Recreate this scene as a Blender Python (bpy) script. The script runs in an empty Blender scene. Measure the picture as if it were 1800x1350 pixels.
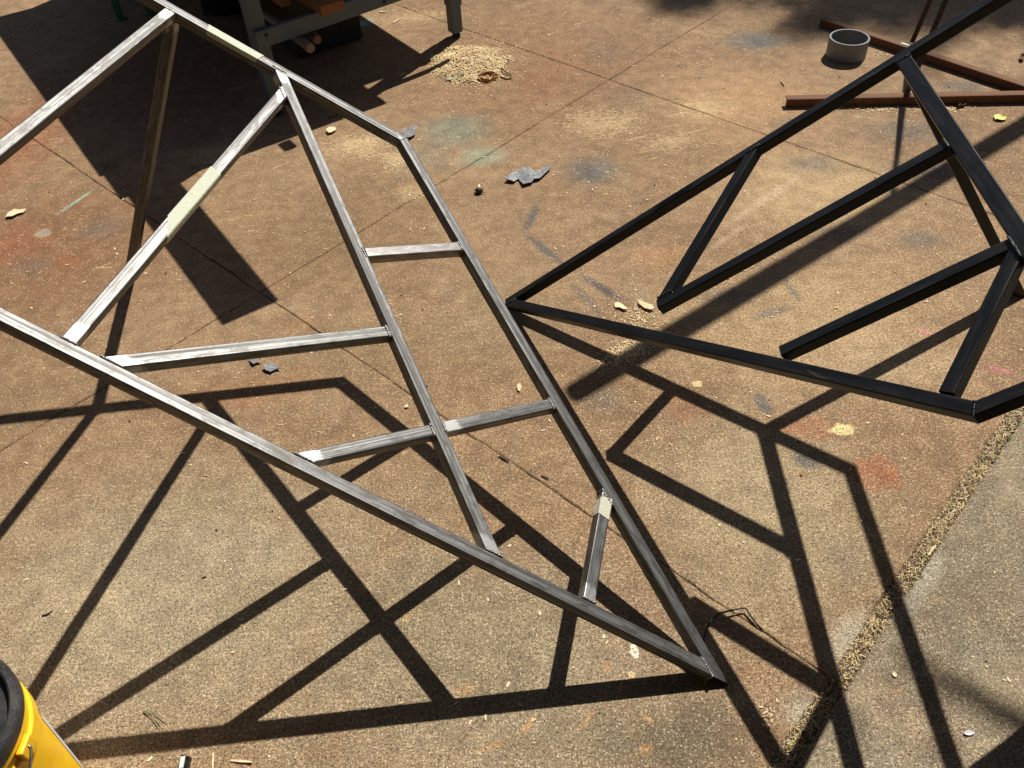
import bpy, bmesh, math, random
from mathutils import Vector, Matrix, noise as mnoise

random.seed(7)
R = random.random
S = bpy.context.scene
COL = S.collection
V3 = Vector

# ------------------------------------------------------------------ camera
cam = bpy.data.objects.new('camera', bpy.data.cameras.new('camera'))
COL.objects.link(cam)
pitch, roll = math.radians(45.1129), math.radians(3.627)
fw = V3((0, math.cos(pitch), -math.sin(pitch)))
rt0 = V3((1, 0, 0))
dn0 = V3((0, -math.sin(pitch), -math.cos(pitch)))
rt = rt0 * math.cos(roll) + dn0 * math.sin(roll)
dn = -rt0 * math.sin(roll) + dn0 * math.cos(roll)
M = Matrix((rt, -dn, -fw)).transposed().to_4x4()
M.translation = V3((0, 0, 1.72))
cam.matrix_world = M
cam.data.sensor_width = 36.0
cam.data.lens = 36.0 * 1524.62 / 1800.0
cam.data.clip_start = 0.02
cam.data.clip_end = 500
S.camera = cam

# ------------------------------------------------------------------ sky and sun
SUN = V3((0.3412, 0.4959, 0.7985)).normalized()
w = bpy.data.worlds.new('World')
S.world = w
w.use_nodes = True
nt = w.node_tree
bg = nt.nodes['Background']
sky = nt.nodes.new('ShaderNodeTexSky')
sky.sky_type = 'NISHITA'
sky.sun_disc = False
sky.sun_elevation = math.asin(SUN.z)
sky.sun_rotation = math.atan2(SUN.x, SUN.y)
nt.links.new(sky.outputs['Color'], bg.inputs['Color'])
bg.inputs['Strength'].default_value = 0.05
sl = bpy.data.lights.new('sun', 'SUN')
sl.energy = 5.0
sl.angle = math.radians(0.53)
sl.color = (1.0, 0.955, 0.88)
so = bpy.data.objects.new('sun', sl)
so.rotation_euler = SUN.to_track_quat('Z', 'Y').to_euler()
so.location = (4, 6, 9)
COL.objects.link(so)
S.view_settings.view_transform = 'Standard'
S.view_settings.look = 'None'
S.view_settings.exposure = 0.30
S.view_settings.gamma = 1.0
S.view_settings.use_curve_mapping = False

# ------------------------------------------------------------------ node helpers
class NT:
    def __init__(self, name):
        self.m = bpy.data.materials.new(name)
        self.m.use_nodes = True
        self.t = self.m.node_tree
        self.b = self.t.nodes['Principled BSDF']
    def n(self, typ, **kw):
        nd = self.t.nodes.new(typ)
        for k, v in kw.items():
            setattr(nd, k, v)
        return nd
    def put(self, sock, v):
        if isinstance(v, (int, float)):
            sock.default_value = v
        elif isinstance(v, (tuple, list)):
            if len(v) == 3 and sock.type == 'RGBA':
                v = tuple(v) + (1,)
            sock.default_value = v
        else:
            self.t.links.new(v, sock)
    def mix(self, f, a, b, mode='MIX'):
        nd = self.n('ShaderNodeMix', data_type='RGBA', blend_type=mode)
        self.put(nd.inputs[0], f); self.put(nd.inputs[6], a); self.put(nd.inputs[7], b)
        return nd.outputs[2]
    def math(self, op, a, b=0.0, c=0.0):
        nd = self.n('ShaderNodeMath', operation=op)
        self.put(nd.inputs[0], a); self.put(nd.inputs[1], b); self.put(nd.inputs[2], c)
        return nd.outputs[0]
    def ramp(self, v, a, b, lo=0.0, hi=1.0, smooth=True):
        nd = self.n('ShaderNodeMapRange')
        if smooth: nd.interpolation_type = 'SMOOTHSTEP'
        self.put(nd.inputs[0], v); self.put(nd.inputs[1], a); self.put(nd.inputs[2], b)
        self.put(nd.inputs[3], lo); self.put(nd.inputs[4], hi)
        return nd.outputs[0]
    def noise(self, vec, scale, detail=2.0, rough=0.5, dist=0.0, color=False):
        nd = self.n('ShaderNodeTexNoise')
        self.put(nd.inputs['Vector'], vec)
        nd.inputs['Scale'].default_value = scale
        nd.inputs['Detail'].default_value = detail
        nd.inputs['Roughness'].default_value = rough
        nd.inputs['Distortion'].default_value = dist
        return nd.outputs['Color' if color else 'Fac']
    def voro(self, vec, scale, out='Distance'):
        nd = self.n('ShaderNodeTexVoronoi')
        self.put(nd.inputs['Vector'], vec)
        nd.inputs['Scale'].default_value = scale
        return nd.outputs[out]
    def coord(self, which='Object'):
        return self.n('ShaderNodeTexCoord').outputs[which]
    def vmath(self, op, a, b=None):
        nd = self.n('ShaderNodeVectorMath', operation=op)
        self.put(nd.inputs[0], a)
        if b is not None: self.put(nd.inputs[1], b)
        return nd.outputs['Value'] if op in ('LENGTH', 'DISTANCE', 'DOT_PRODUCT') else nd.outputs[0]
    def bump(self, h, strength=0.3, dist=0.002):
        nd = self.n('ShaderNodeBump')
        nd.inputs['Strength'].default_value = strength
        nd.inputs['Distance'].default_value = dist
        self.put(nd.inputs['Height'], h)
        self.t.links.new(nd.outputs[0], self.b.inputs['Normal'])
    def set(self, **kw):
        names = {'color': 'Base Color', 'rough': 'Roughness', 'metal': 'Metallic', 'spec': 'Specular IOR Level',
                 'coat': 'Coat Weight', 'coat_rough': 'Coat Roughness', 'trans': 'Transmission Weight'}
        for k, v in kw.items():
            self.put(self.b.inputs[names[k]], v)
        return self.m

def simple(name, col, rough=0.6, metal=0.0, var=0.25, scale=30, bump=0.15, spec=0.5):
    t = NT(name)
    o = t.coord()
    n1 = t.noise(o, scale, 4, 0.6)
    n2 = t.noise(o, scale * 9, 2, 0.6)
    f = t.math('ADD', t.math('MULTIPLY', n1, 0.65), t.math('MULTIPLY', n2, 0.35))
    f = t.ramp(f, 0.3, 0.7, smooth=False)
    dark = tuple(c * (1 - var) for c in col); lite = tuple(min(1, c * (1 + var)) for c in col)
    t.set(color=t.mix(f, dark, lite), rough=t.ramp(n1, 0.3, 0.7, max(0.05, rough - 0.1), min(1, rough + 0.1)), metal=metal, spec=spec)
    t.bump(f, bump, 0.002)
    return t.m

# ---- concrete with overspray, rust and paint marks
def stain_group():
    g = bpy.data.node_groups.new('stain_mask', 'ShaderNodeTree')
    for nm, ty in (('Pos', 'NodeSocketVector'), ('Center', 'NodeSocketVector'), ('Inv', 'NodeSocketVector'),
                   ('Angle', 'NodeSocketFloat'), ('Noise', 'NodeSocketFloat'), ('Amount', 'NodeSocketFloat'),
                   ('Soft', 'NodeSocketFloat'), ('Strength', 'NodeSocketFloat')):
        g.interface.new_socket(nm, in_out='INPUT', socket_type=ty)
    g.interface.new_socket('Fac', in_out='OUTPUT', socket_type='NodeSocketFloat')
    i = g.nodes.new('NodeGroupInput'); o = g.nodes.new('NodeGroupOutput')
    sub = g.nodes.new('ShaderNodeVectorMath'); sub.operation = 'SUBTRACT'
    rot = g.nodes.new('ShaderNodeVectorRotate'); rot.rotation_type = 'Z_AXIS'
    mul = g.nodes.new('ShaderNodeVectorMath'); mul.operation = 'MULTIPLY'
    ln = g.nodes.new('ShaderNodeVectorMath'); ln.operation = 'LENGTH'
    nz = g.nodes.new('ShaderNodeMath'); nz.operation = 'MULTIPLY_ADD'
    st = g.nodes.new('ShaderNodeMath'); st.operation = 'SUBTRACT'; st.inputs[0].default_value = 1.0
    mr = g.nodes.new('ShaderNodeMapRange'); mr.interpolation_type = 'SMOOTHSTEP'
    L = g.links.new
    L(i.outputs['Pos'], sub.inputs[0]); L(i.outputs['Center'], sub.inputs[1])
    L(sub.outputs[0], rot.inputs['Vector']); L(i.outputs['Angle'], rot.inputs['Angle'])
    L(rot.outputs[0], mul.inputs[0]); L(i.outputs['Inv'], mul.inputs[1]); L(mul.outputs[0], ln.inputs[0])
    L(i.outputs['Noise'], nz.inputs[0]); L(i.outputs['Amount'], nz.inputs[1]); L(ln.outputs['Value'], nz.inputs[2])
    L(i.outputs['Soft'], st.inputs[1])
    L(nz.outputs[0], mr.inputs[0]); mr.inputs[1].default_value = 1.0
    L(st.outputs[0], mr.inputs[2]); mr.inputs[3].default_value = 0.0
    L(i.outputs['Strength'], mr.inputs[4])
    L(mr.outputs[0], o.inputs[0])
    return g
SG = stain_group()

def concrete(name, base_a, base_b, stains, grain=1.0):
    t = NT(name)
    pos = t.coord('Object')
    flat = t.vmath('MULTIPLY', pos, (1, 1, 0))
    big = t.noise(flat, 1.3, 4, 0.55, 0.4)
    mid = t.noise(flat, 7, 5, 0.6, 0.6)
    mid2 = t.noise(t.vmath('ADD', flat, (7.3, 2.1, 0)), 26, 4, 0.65)
    fine = t.noise(flat, 290, 1, 0.5)
    fine2 = t.noise(t.vmath('ADD', flat, (3.3, 9.1, 0)), 130, 2, 0.6)
    clump = t.noise(t.vmath('ADD', flat, (1.3, 4.1, 0)), 17, 4, 0.65)
    c = t.mix(t.ramp(big, 0.36, 0.64), base_a, base_b)
    c = t.mix(t.ramp(mid, 0.3, 0.75, 0, 0.26), c, (0.17, 0.105, 0.06))
    c = t.mix(t.ramp(mid2, 0.45, 0.75, 0, 0.25), c, (0.40, 0.29, 0.17))
    # stains -- each a soft edged patch broken up by noise
    nz_b = t.math('SUBTRACT', t.noise(flat, 11, 5, 0.65), 0.5)
    nz_m = t.math('SUBTRACT', t.noise(flat, 9, 6, 0.6, 0.2), 0.5)
    nz_f = t.math('SUBTRACT', t.noise(flat, 60, 4, 0.7), 0.5)
    for (x, y, rx, ry, ang, col, strength, soft, amt, kind) in stains:
        gnode = t.n('ShaderNodeGroup'); gnode.node_tree = SG
        t.put(gnode.inputs['Pos'], flat)
        gnode.inputs['Center'].default_value = (x, y, 0)
        gnode.inputs['Inv'].default_value = (1 / rx, 1 / ry, 0)
        gnode.inputs['Angle'].default_value = -ang
        t.put(gnode.inputs['Noise'], {'f': nz_f, 'b': nz_b, 'm': nz_m}[kind])
        gnode.inputs['Amount'].default_value = amt
        gnode.inputs['Soft'].default_value = soft
        gnode.inputs['Strength'].default_value = strength
        c = t.mix(gnode.outputs[0], c, col)
    # grain: sand and small aggregate showing at the worn surface
    gr = t.math('ADD', t.math('MULTIPLY', fine, 0.6), t.math('MULTIPLY', fine2, 0.4))
    sxyz = t.n('ShaderNodeSeparateXYZ'); t.put(sxyz.inputs[0], flat)
    wear = t.ramp(t.math('ADD', t.math('ADD', sxyz.outputs[1], t.math('MULTIPLY', sxyz.outputs[0], -0.55)), t.math('MULTIPLY', big, 1.2)), 1.6, 3.4, 1.0, 0.5)
    k = t.ramp(gr, 0.36, 0.64, -0.55, 0.45, smooth=False)
    k = t.math('ADD', 1.0, t.math('MULTIPLY', k, wear))
    k = t.math('MULTIPLY', k, t.ramp(clump, 0.3, 0.7, 0.84, 1.16))
    c = t.mix(1.0, c, t.combine(k), 'MULTIPLY')
    lite = t.math('MULTIPLY', t.math('MULTIPLY', t.ramp(gr, 0.565, 0.625), t.ramp(clump, 0.34, 0.62, 0.2, 0.8)), wear)
    c = t.mix(lite, c, t.mix(0.42, c, (0.86, 0.70, 0.46)))
    dk = t.math('MULTIPLY', t.math('MULTIPLY', t.ramp(gr, 0.43, 0.36), 0.6), wear)
    c = t.mix(dk, c, (0.065, 0.046, 0.028))
    # worn darker patches with a clear edge, and a few hairline cracks
    pt = t.noise(t.vmath('ADD', flat, (8.7, 1.3, 0)), 3.6, 7, 0.62, 0.5)
    c = t.mix(t.ramp(pt, 0.54, 0.62, 0, 0.15), c, (0.13, 0.092, 0.055))
    c = t.mix(t.ramp(pt, 0.42, 0.34, 0, 0.14), c, (0.48, 0.36, 0.22))
    # pale scrapes and dust caught in the trowel marks
    st_v = t.n('ShaderNodeMapping'); t.put(st_v.inputs['Vector'], flat); st_v.inputs['Rotation'].default_value = (0, 0, 0.25); st_v.inputs['Scale'].default_value = (26, 95, 1)
    scr = t.noise(st_v.outputs[0], 1.0, 4, 0.62, 0.6)
    clu = t.noise(t.vmath('ADD', flat, (4.7, 3.3, 0)), 2.6, 3, 0.6)
    scm = t.math('MULTIPLY', t.ramp(scr, 0.60, 0.68), t.ramp(clu, 0.46, 0.66, 0.0, 0.75))
    c = t.mix(t.math('MULTIPLY', scm, t.ramp(wear, 0.5, 1.0, 1.0, 0.3)), c, (0.60, 0.43, 0.22))
    vo = t.n('ShaderNodeTexVoronoi'); t.put(vo.inputs['Vector'], flat); vo.inputs['Scale'].default_value = 150
    sep = t.n('ShaderNodeSeparateColor'); t.t.links.new(vo.outputs['Color'], sep.inputs[0])
    spot = t.math('MULTIPLY', t.ramp(vo.outputs['Distance'], 0.42, 0.2), t.ramp(sep.outputs[0], 0.80, 0.84))
    c = t.mix(t.math('MULTIPLY', spot, 0.6 * grain), c, (0.62, 0.52, 0.36))
    spot2 = t.math('MULTIPLY', t.ramp(vo.outputs['Distance'], 0.45, 0.25), t.ramp(sep.outputs[1], 0.86, 0.9))
    c = t.mix(t.math('MULTIPLY', spot2, 0.65 * grain), c, (0.06, 0.045, 0.03))
    h = t.math('ADD', t.math('MULTIPLY', gr, 1.0), t.math('MULTIPLY', mid2, 0.6))
    h = t.math('ADD', h, t.math('MULTIPLY', spot, 0.25))
    t.set(color=c, rough=0.9, spec=0.25)
    t.bump(h, 0.6 * grain, 0.003)
    return t.m

def combine(self, v):
    nd = self.n('ShaderNodeCombineColor')
    for i in range(3): self.put(nd.inputs[i], v)
    return nd.outputs[0]
NT.combine = combine

def line_stain(p, q, wd, *rest):
    p, q = V3(p + (0,)), V3(q + (0,))
    d = q - p
    c = (p + q) / 2
    return (c.x, c.y, d.length / 2 * 1.05, wd, math.atan2(d.y, d.x)) + rest

RED = (0.25, 0.085, 0.04); GRY = (0.105, 0.10, 0.088); TEAL = (0.14, 0.205, 0.16); RUST = (0.30, 0.125, 0.06)
PALE = (0.50, 0.36, 0.19); MAG = (0.55, 0.14, 0.20); CEM = (0.42, 0.40, 0.31); DRK = (0.15, 0.10, 0.065)
ORG = (0.52, 0.26, 0.09); YEL = (0.72, 0.58, 0.27); WHT = (0.68, 0.63, 0.48); CY = (0.25, 0.55, 0.45); GRN = (0.26, 0.33, 0.23)
ST_MAIN = [
    (-0.813, 1.094, 0.809, 0.583, 0, (0.315, 0.252, 0.160), 0.92, 0.9, 0.7, 'b'), (-0.039, 0.836, 0.664, 0.420, 0, (0.28, 0.222, 0.142), 0.85, 0.9, 0.7, 'b'), (0.594, 1.225, 0.451, 0.491, 0, (0.335, 0.26, 0.152), 0.8, 0.9, 0.7, 'b'),
    (-1.503, 2.531, 0.650, 0.682, 0, (0.195, 0.096, 0.045), 0.88, 0.9, 0.8, 'b'), (-1.423, 3.709, 0.830, 0.831, 0, (0.185, 0.094, 0.045), 0.88, 0.9, 0.8, 'b'),
    (-1.950, 3.281, 0.255, 0.563, 0, RED, 0.7, 0.9, 1.1, 'b'), (-1.709, 2.552, 0.178, 0.202, 0, RED, 0.6, 0.9, 1.2, 'b'), (-1.472, 2.430, 0.077, 0.068, 0, RED, 0.55, 0.9, 1.4, 'b'), (-1.412, 2.623, 0.121, 0.126, 0, (0.15, 0.115, 0.08), 0.6, 0.9, 1.2, 'b'), (-1.580, 2.410, 0.096, 0.083, 0, (0.15, 0.105, 0.075), 0.5, 0.9, 1.2, 'b'),
    (-0.624, 2.437, 0.463, 0.420, 0, (0.200, 0.122, 0.060), 0.9, 0.9, 0.8, 'b'), (-0.495, 1.888, 0.435, 0.296, 0, (0.225, 0.150, 0.078), 0.7, 0.9, 0.8, 'b'),
    (0.236, 3.643, 0.820, 0.770, 0, (0.225, 0.12, 0.06), 0.88, 0.9, 0.9, 'b'), (0.177, 3.491, 0.169, 0.208, 0, (0.22, 0.105, 0.05), 0.6, 0.9, 1.2, 'b'), (0.501, 3.776, 0.153, 0.171, 0, (0.17, 0.115, 0.065), 0.6, 0.9, 1.2, 'b'), (0.543, 3.340, 0.188, 0.192, 0, (0.19, 0.13, 0.08), 0.5, 0.9, 1.2, 'b'),
    (0.988, 3.232, 0.459, 0.481, 0, (0.37, 0.222, 0.108), 0.8, 0.9, 0.9, 'b'), (-0.710, 1.765, 0.323, 0.101, 0, (0.26, 0.13, 0.06), 0.5, 0.9, 1.1, 'b'), (-0.039, 1.997, 0.276, 0.294, 0, (0.25, 0.175, 0.095), 0.7, 0.9, 0.9, 'b'),
    (0.885, 1.908, 0.639, 0.478, 0, (0.40, 0.275, 0.145), 0.65, 0.9, 0.8, 'b'), (1.100, 2.590, 0.519, 0.391, 0, (0.43, 0.30, 0.155), 0.65, 0.9, 0.8, 'b'), (1.048, 1.698, 0.285, 0.145, 0, (0.42, 0.31, 0.175), 0.5, 0.9, 0.8, 'b'),
    (-0.133, 1.002, 0.429, 0.288, 0, (0.235, 0.185, 0.108), 0.75, 0.9, 0.8, 'b'), (-0.087, 0.839, 0.238, 0.102, 0, (0.20, 0.155, 0.092), 0.5, 0.9, 1.0, 'b'), (0.291, 0.696, 0.202, 0.124, 0, (0.125, 0.10, 0.062), 0.85, 0.8, 0.9, 'b'), (0.046, 0.723, 0.204, 0.081, 0, (0.20, 0.16, 0.10), 0.6, 0.9, 1.0, 'b'),
    (0.267, 0.973, 0.150, 0.154, 0, (0.225, 0.135, 0.08), 0.6, 0.9, 1.1, 'b'), (-0.216, 1.341, 0.170, 0.109, 0, (0.22, 0.16, 0.09), 0.5, 0.9, 1.0, 'b'), (-0.995, 1.092, 0.170, 0.128, 0, (0.40, 0.31, 0.185), 0.5, 0.9, 1.0, 'b'), (-0.586, 1.063, 0.181, 0.117, 0, (0.25, 0.19, 0.105), 0.6, 0.9, 1.0, 'b'), (-0.835, 1.372, 0.172, 0.105, 0, (0.24, 0.18, 0.10), 0.45, 0.9, 1.0, 'b'),
    (-0.162, 3.157, 0.215, 0.192, 0, TEAL, 0.52, 0.85, 0.7, 'b'), (-0.064, 2.941, 0.130, 0.109, 0, GRN, 0.55, 0.8, 0.8, 'b'), (-0.291, 2.948, 0.173, 0.167, 0, (0.20,0.18,0.13), 0.5, 0.8, 0.8, 'b'),
    (-0.601, 4.253, 0.055, 0.080, 0, CY, 0.6, 0.9, 0.9, 'f'), (-0.617, 4.242, 0.022, 0.033, 0, (0.5,0.8,0.66), 0.8, 0.6, 0.9, 'f'),
    (0.342, 2.792, 0.146, 0.148, 0, GRY, 0.90, 0.85, 0.6, 'b'), (1.191, 3.781, 0.204, 0.157, 0, GRY, 0.90, 0.85, 0.6, 'b'),
    (1.544, 2.649, 0.243, 0.124, 0, GRY, 0.56, 0.9, 0.9, 'b'), (1.566, 2.930, 0.280, 0.123, 0, GRY, 0.56, 0.9, 0.9, 'b'), (1.895, 3.256, 0.161, 0.094, 0, GRY, 0.62, 0.9, 0.9, 'b'),
    (1.143, 2.736, 0.145, 0.104, 0, GRY, 0.56, 0.9, 0.8, 'b'), (1.114, 2.315, 0.168, 0.063, 0, GRY, 0.50, 0.9, 0.8, 'b'), (1.355, 2.257, 0.129, 0.080, 0, GRY, 0.56, 0.9, 0.8, 'b'),
    (1.167, 3.046, 0.133, 0.071, 0, GRY, 0.50, 0.9, 0.8, 'b'), (0.677, 2.034, 0.139, 0.052, 0, GRY, 0.56, 0.9, 0.8, 'b'),
    line_stain((0.1432, 2.6448), (0.0651, 2.3956), 0.026, (0.085,0.083,0.078), 0.9, 0.9, 0.25, 'b'), line_stain((0.0619, 2.4451), (0.2216, 2.1939), 0.026, (0.08,0.08,0.077), 0.9, 0.9, 0.25, 'b'),
    line_stain((0.2063, 2.2251), (0.3924, 1.9949), 0.028, (0.085,0.083,0.078), 0.9, 0.9, 0.3, 'b'), line_stain((0.1856, 2.1976), (0.3127, 1.9115), 0.025, GRY, 0.56, 0.8, 0.5, 'b'),
    line_stain((0.6845, 1.9142), (0.8868, 1.9730), 0.030, GRY, 0.62, 0.8, 0.5, 'b'), line_stain((0.8591, 2.1285), (0.8961, 1.9456), 0.020, GRY, 0.56, 0.8, 0.5, 'b'),
    line_stain((0.6585, 1.6323), (0.6822, 1.5245), 0.026, GRY, 0.90, 0.6, 0.5, 'b'), line_stain((0.6907, 1.4054), (0.7665, 1.3432), 0.035, GRY, 0.90, 0.7, 0.5, 'b'),
    line_stain((0.3436, 2.1523), (0.4874, 1.9461), 0.05, (0.30,0.22,0.13), 0.5, 0.8, 0.5, 'b'), (0.246, 1.636, 0.078, 0.087, 0, GRY, 0.50, 0.9, 0.8, 'b'),
    (0.778, 1.482, 0.089, 0.057, 0, RUST, 0.60, 0.5, 2.0, 'm'), line_stain((0.8575, 1.3821), (0.8792, 1.2575), 0.048, RUST, 0.7, 0.3, 1.2, 'm'), line_stain((0.8713, 1.3586), (0.9419, 1.3162), 0.05, RUST, 0.7, 0.3, 1.2, 'm'), line_stain((0.9247, 1.3395), (0.9125, 1.2653), 0.03, RUST, 0.7, 0.3, 1.2, 'm'), (0.482, 1.605, 0.085, 0.076, 0, RUST, 0.48, 0.7, 2.0, 'm'),
    (0.714, 1.491, 0.054, 0.038, 0, RUST, 0.48, 0.6, 2.0, 'm'), (0.710, 1.330, 0.023, 0.017, 0, RUST, 0.48, 0.5, 2.0, 'm'), (0.448, 1.545, 0.036, 0.037, 0, RUST, 0.40, 0.7, 2.0, 'm'),
    (-0.734, 1.711, 0.064, 0.035, 0, RUST, 0.40, 0.8, 2.0, 'm'), (0.446, 0.829, 0.059, 0.032, 0, RUST, 0.36, 0.8, 2.0, 'm'), (0.279, 1.319, 0.034, 0.018, 0, RUST, 0.24, 0.8, 2.0, 'm'),
    (-0.665, 2.031, 0.104, 0.047, 0, RUST, 0.28, 0.8, 2.0, 'm'), (0.504, 2.255, 0.147, 0.090, 0, (0.40,0.20,0.09), 0.4, 0.8, 1.0, 'b'),
    (0.853, 1.469, 0.030, 0.024, 0, YEL, 0.95, 0.25, 1.3, 'f'), (0.510, 1.668, 0.019, 0.015, 0, YEL, 0.8, 0.4, 1.4, 'f'), (0.828, 1.468, 0.024, 0.011, 0, YEL, 0.6, 0.5, 1.6, 'f'),
    (0.224, 0.889, 0.011, 0.020, 0, WHT, 0.95, 0.25, 1.2, 'f'), (0.211, 0.838, 0.009, 0.009, 0, YEL, 0.7, 0.4, 1.5, 'f'), (0.163, 0.929, 0.006, 0.005, 0, WHT, 0.8, 0.3, 1.0, 'f'),
    line_stain((1.1594, 1.8507), (1.2286, 1.7947), 0.020, MAG, 0.3, 0.8, 1.2, 'f'), line_stain((1.2923, 1.6756), (1.3816, 1.6225), 0.018, MAG, 0.42, 0.7, 1.0, 'f'),
    line_stain((-1.6163, 2.7050), (-1.5033, 2.9102), 0.011, (0.28,0.48,0.36), 0.75, 0.8, 0.7, 'f'), (-1.619, 2.611, 0.036, 0.030, 0, (0.36,0.33,0.25), 0.6, 0.5, 0.9, 'b'),
    line_stain((0.6553, 2.3163), (1.1685, 2.7522), 0.030, (0.56,0.42,0.28), 0.38, 0.9, 0.9, 'f'), line_stain((0.6073, 2.2135), (0.8638, 2.4408), 0.02, (0.56,0.42,0.28), 0.3, 0.9, 0.9, 'f'),
    line_stain((-0.1243, 0.6998), (-0.0334, 0.7165), 0.012, ORG, 0.41, 0.8, 1.6, 'f'), line_stain((-0.0391, 0.7169), (0.0156, 0.7715), 0.011, ORG, 0.45, 0.8, 1.6, 'f'),
    line_stain((0.0803, 0.7207), (0.1320, 0.7758), 0.012, ORG, 0.34, 0.8, 1.6, 'f'), line_stain((0.2165, 0.7584), (0.2450, 0.7216), 0.011, ORG, 0.41, 0.8, 1.6, 'f'),
    line_stain((0.1983, 0.6740), (0.2340, 0.6883), 0.014, ORG, 0.45, 0.8, 1.6, 'f'), line_stain((-0.2849, 0.9984), (-0.2474, 1.0098), 0.014, ORG, 0.34, 0.8, 1.6, 'f'),
    line_stain((-0.1700, 0.8199), (-0.0989, 0.8337), 0.02, ORG, 0.30, 0.9, 1.6, 'f'), line_stain((0.1523, 0.8483), (0.1732, 0.8725), 0.018, ORG, 0.38, 0.9, 1.6, 'f'),
    (-0.541, 3.084, 0.167, 0.113, 0, PALE, 0.85, 0.9, 3.4, 'f'), (-0.389, 2.952, 0.074, 0.091, 0, PALE, 0.7, 0.9, 3.2, 'f'), (-0.326, 2.717, 0.074, 0.075, 0, PALE, 0.5, 0.9, 3.4, 'f'), (0.425, 3.141, 0.203, 0.134, 0, PALE, 0.6, 0.9, 3.8, 'f'),
    (0.664, 2.957, 0.130, 0.089, 0, PALE, 0.55, 0.9, 3.8, 'f'), (-0.358, 4.283, 0.250, 0.082, 0, PALE, 0.55, 0.9, 3.6, 'f'), (0.844, 3.203, 0.137, 0.132, 0, PALE, 0.5, 0.9, 3.8, 'f'), (-1.100, 3.088, 0.201, 0.122, 0, PALE, 0.5, 0.9, 3.4, 'f'),
    (-0.603, 1.464, 0.074, 0.057, 0, PALE, 0.25, 0.9, 2.8, 'f'), (0.421, 0.769, 0.035, 0.024, 0, PALE, 0.4, 0.9, 3.4, 'f'),
    *[line_stain(a_, b_, 0.0035 + 0.004 * R(), PALE, 0.85, 0.9, 1.6, 'f') for a_, b_ in (
        ((0.3191, 3.2101), (0.4260, 3.2434)), ((0.3823, 3.1603), (0.4874, 3.1837)), ((0.3330, 3.1211), (0.4067, 3.1756)), ((0.4201, 3.0965), (0.4756, 3.1806)), ((0.6295, 3.1469), (0.8424, 3.1937)), ((0.7359, 3.2361), (0.8781, 3.2558)), ((0.6392, 3.0687), (0.8023, 3.1064)),
        ((0.6714, 2.9989), (0.8585, 3.0542)), ((0.7465, 3.1687), (0.9150, 3.2125)), ((0.4718, 2.9808), (0.6104, 3.0283)), ((0.5030, 2.8931), (0.6133, 2.9127)), ((0.7290, 2.8985), (0.8741, 2.9735)), ((0.4123, 3.0313), (0.5062, 3.0722)), ((0.5598, 2.8454), (0.6047, 2.8603)), ((0.2332, 3.9654), (0.3444, 4.0304)), ((0.3748, 4.0707), (0.4869, 4.1122)),
        ((-1.0873, 3.6628), (-0.8728, 3.7427)), ((-1.1795, 3.6221), (-1.0380, 3.6669)), ((-1.4439, 4.0271), (-1.1983, 4.1466)), ((-0.8751, 2.9362), (-0.7762, 3.0067)), ((-2.0709, 4.0264), (-1.9466, 4.0996)), ((-1.3924, 2.3594), (-1.2974, 2.4276)), ((-1.3823, 2.3893), (-1.3037, 2.3812)))],
    line_stain((0.5937, 0.8062), (0.7719, 0.9656), 0.06, CEM, 0.6, 0.9, 0.8, 'b'), line_stain((0.4933, 0.6944), (0.5865, 0.7821), 0.05, CEM, 0.5, 0.9, 0.8, 'b'),
    (0.729, 1.086, 0.091, 0.103, 0, (0.22,0.18,0.115), 0.5, 0.9, 0.8, 'b'),
]
ST_SIDE = [
    (0.778, 0.676, 0.122, 0.075, 0, (0.30,0.22,0.135), 0.6, 0.9, 0.8, 'b'), (0.911, 0.835, 0.059, 0.048, 0, (0.17,0.155,0.12), 0.5, 0.9, 0.8, 'b'),
    line_stain((0.7785, 0.8965), (1.0096, 1.1357), 0.03, CEM, 0.5, 0.9, 0.9, 'b'), (0.738, 0.766, 0.023, 0.012, 0, ORG, 0.26, 0.8, 1.2, 'b'),
    (0.707, 0.727, 0.045, 0.034, 0, RUST, 0.12, 0.9, 2.0, 'm'),
]
m_conc = lambda st: concrete('worn_concrete', (0.225, 0.136, 0.070), (0.285, 0.180, 0.096), st)
m_conc2 = lambda st: concrete('grey_concrete', (0.200, 0.162, 0.106), (0.255, 0.21, 0.14), st, 1.0)
m_soil = simple('soil', (0.10, 0.068, 0.04), 0.95, var=0.5, scale=60, bump=0.6)
m_lawn = simple('dry_lawn', (0.10, 0.10, 0.04), 0.95, var=0.5, scale=4, bump=0.5)

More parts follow.
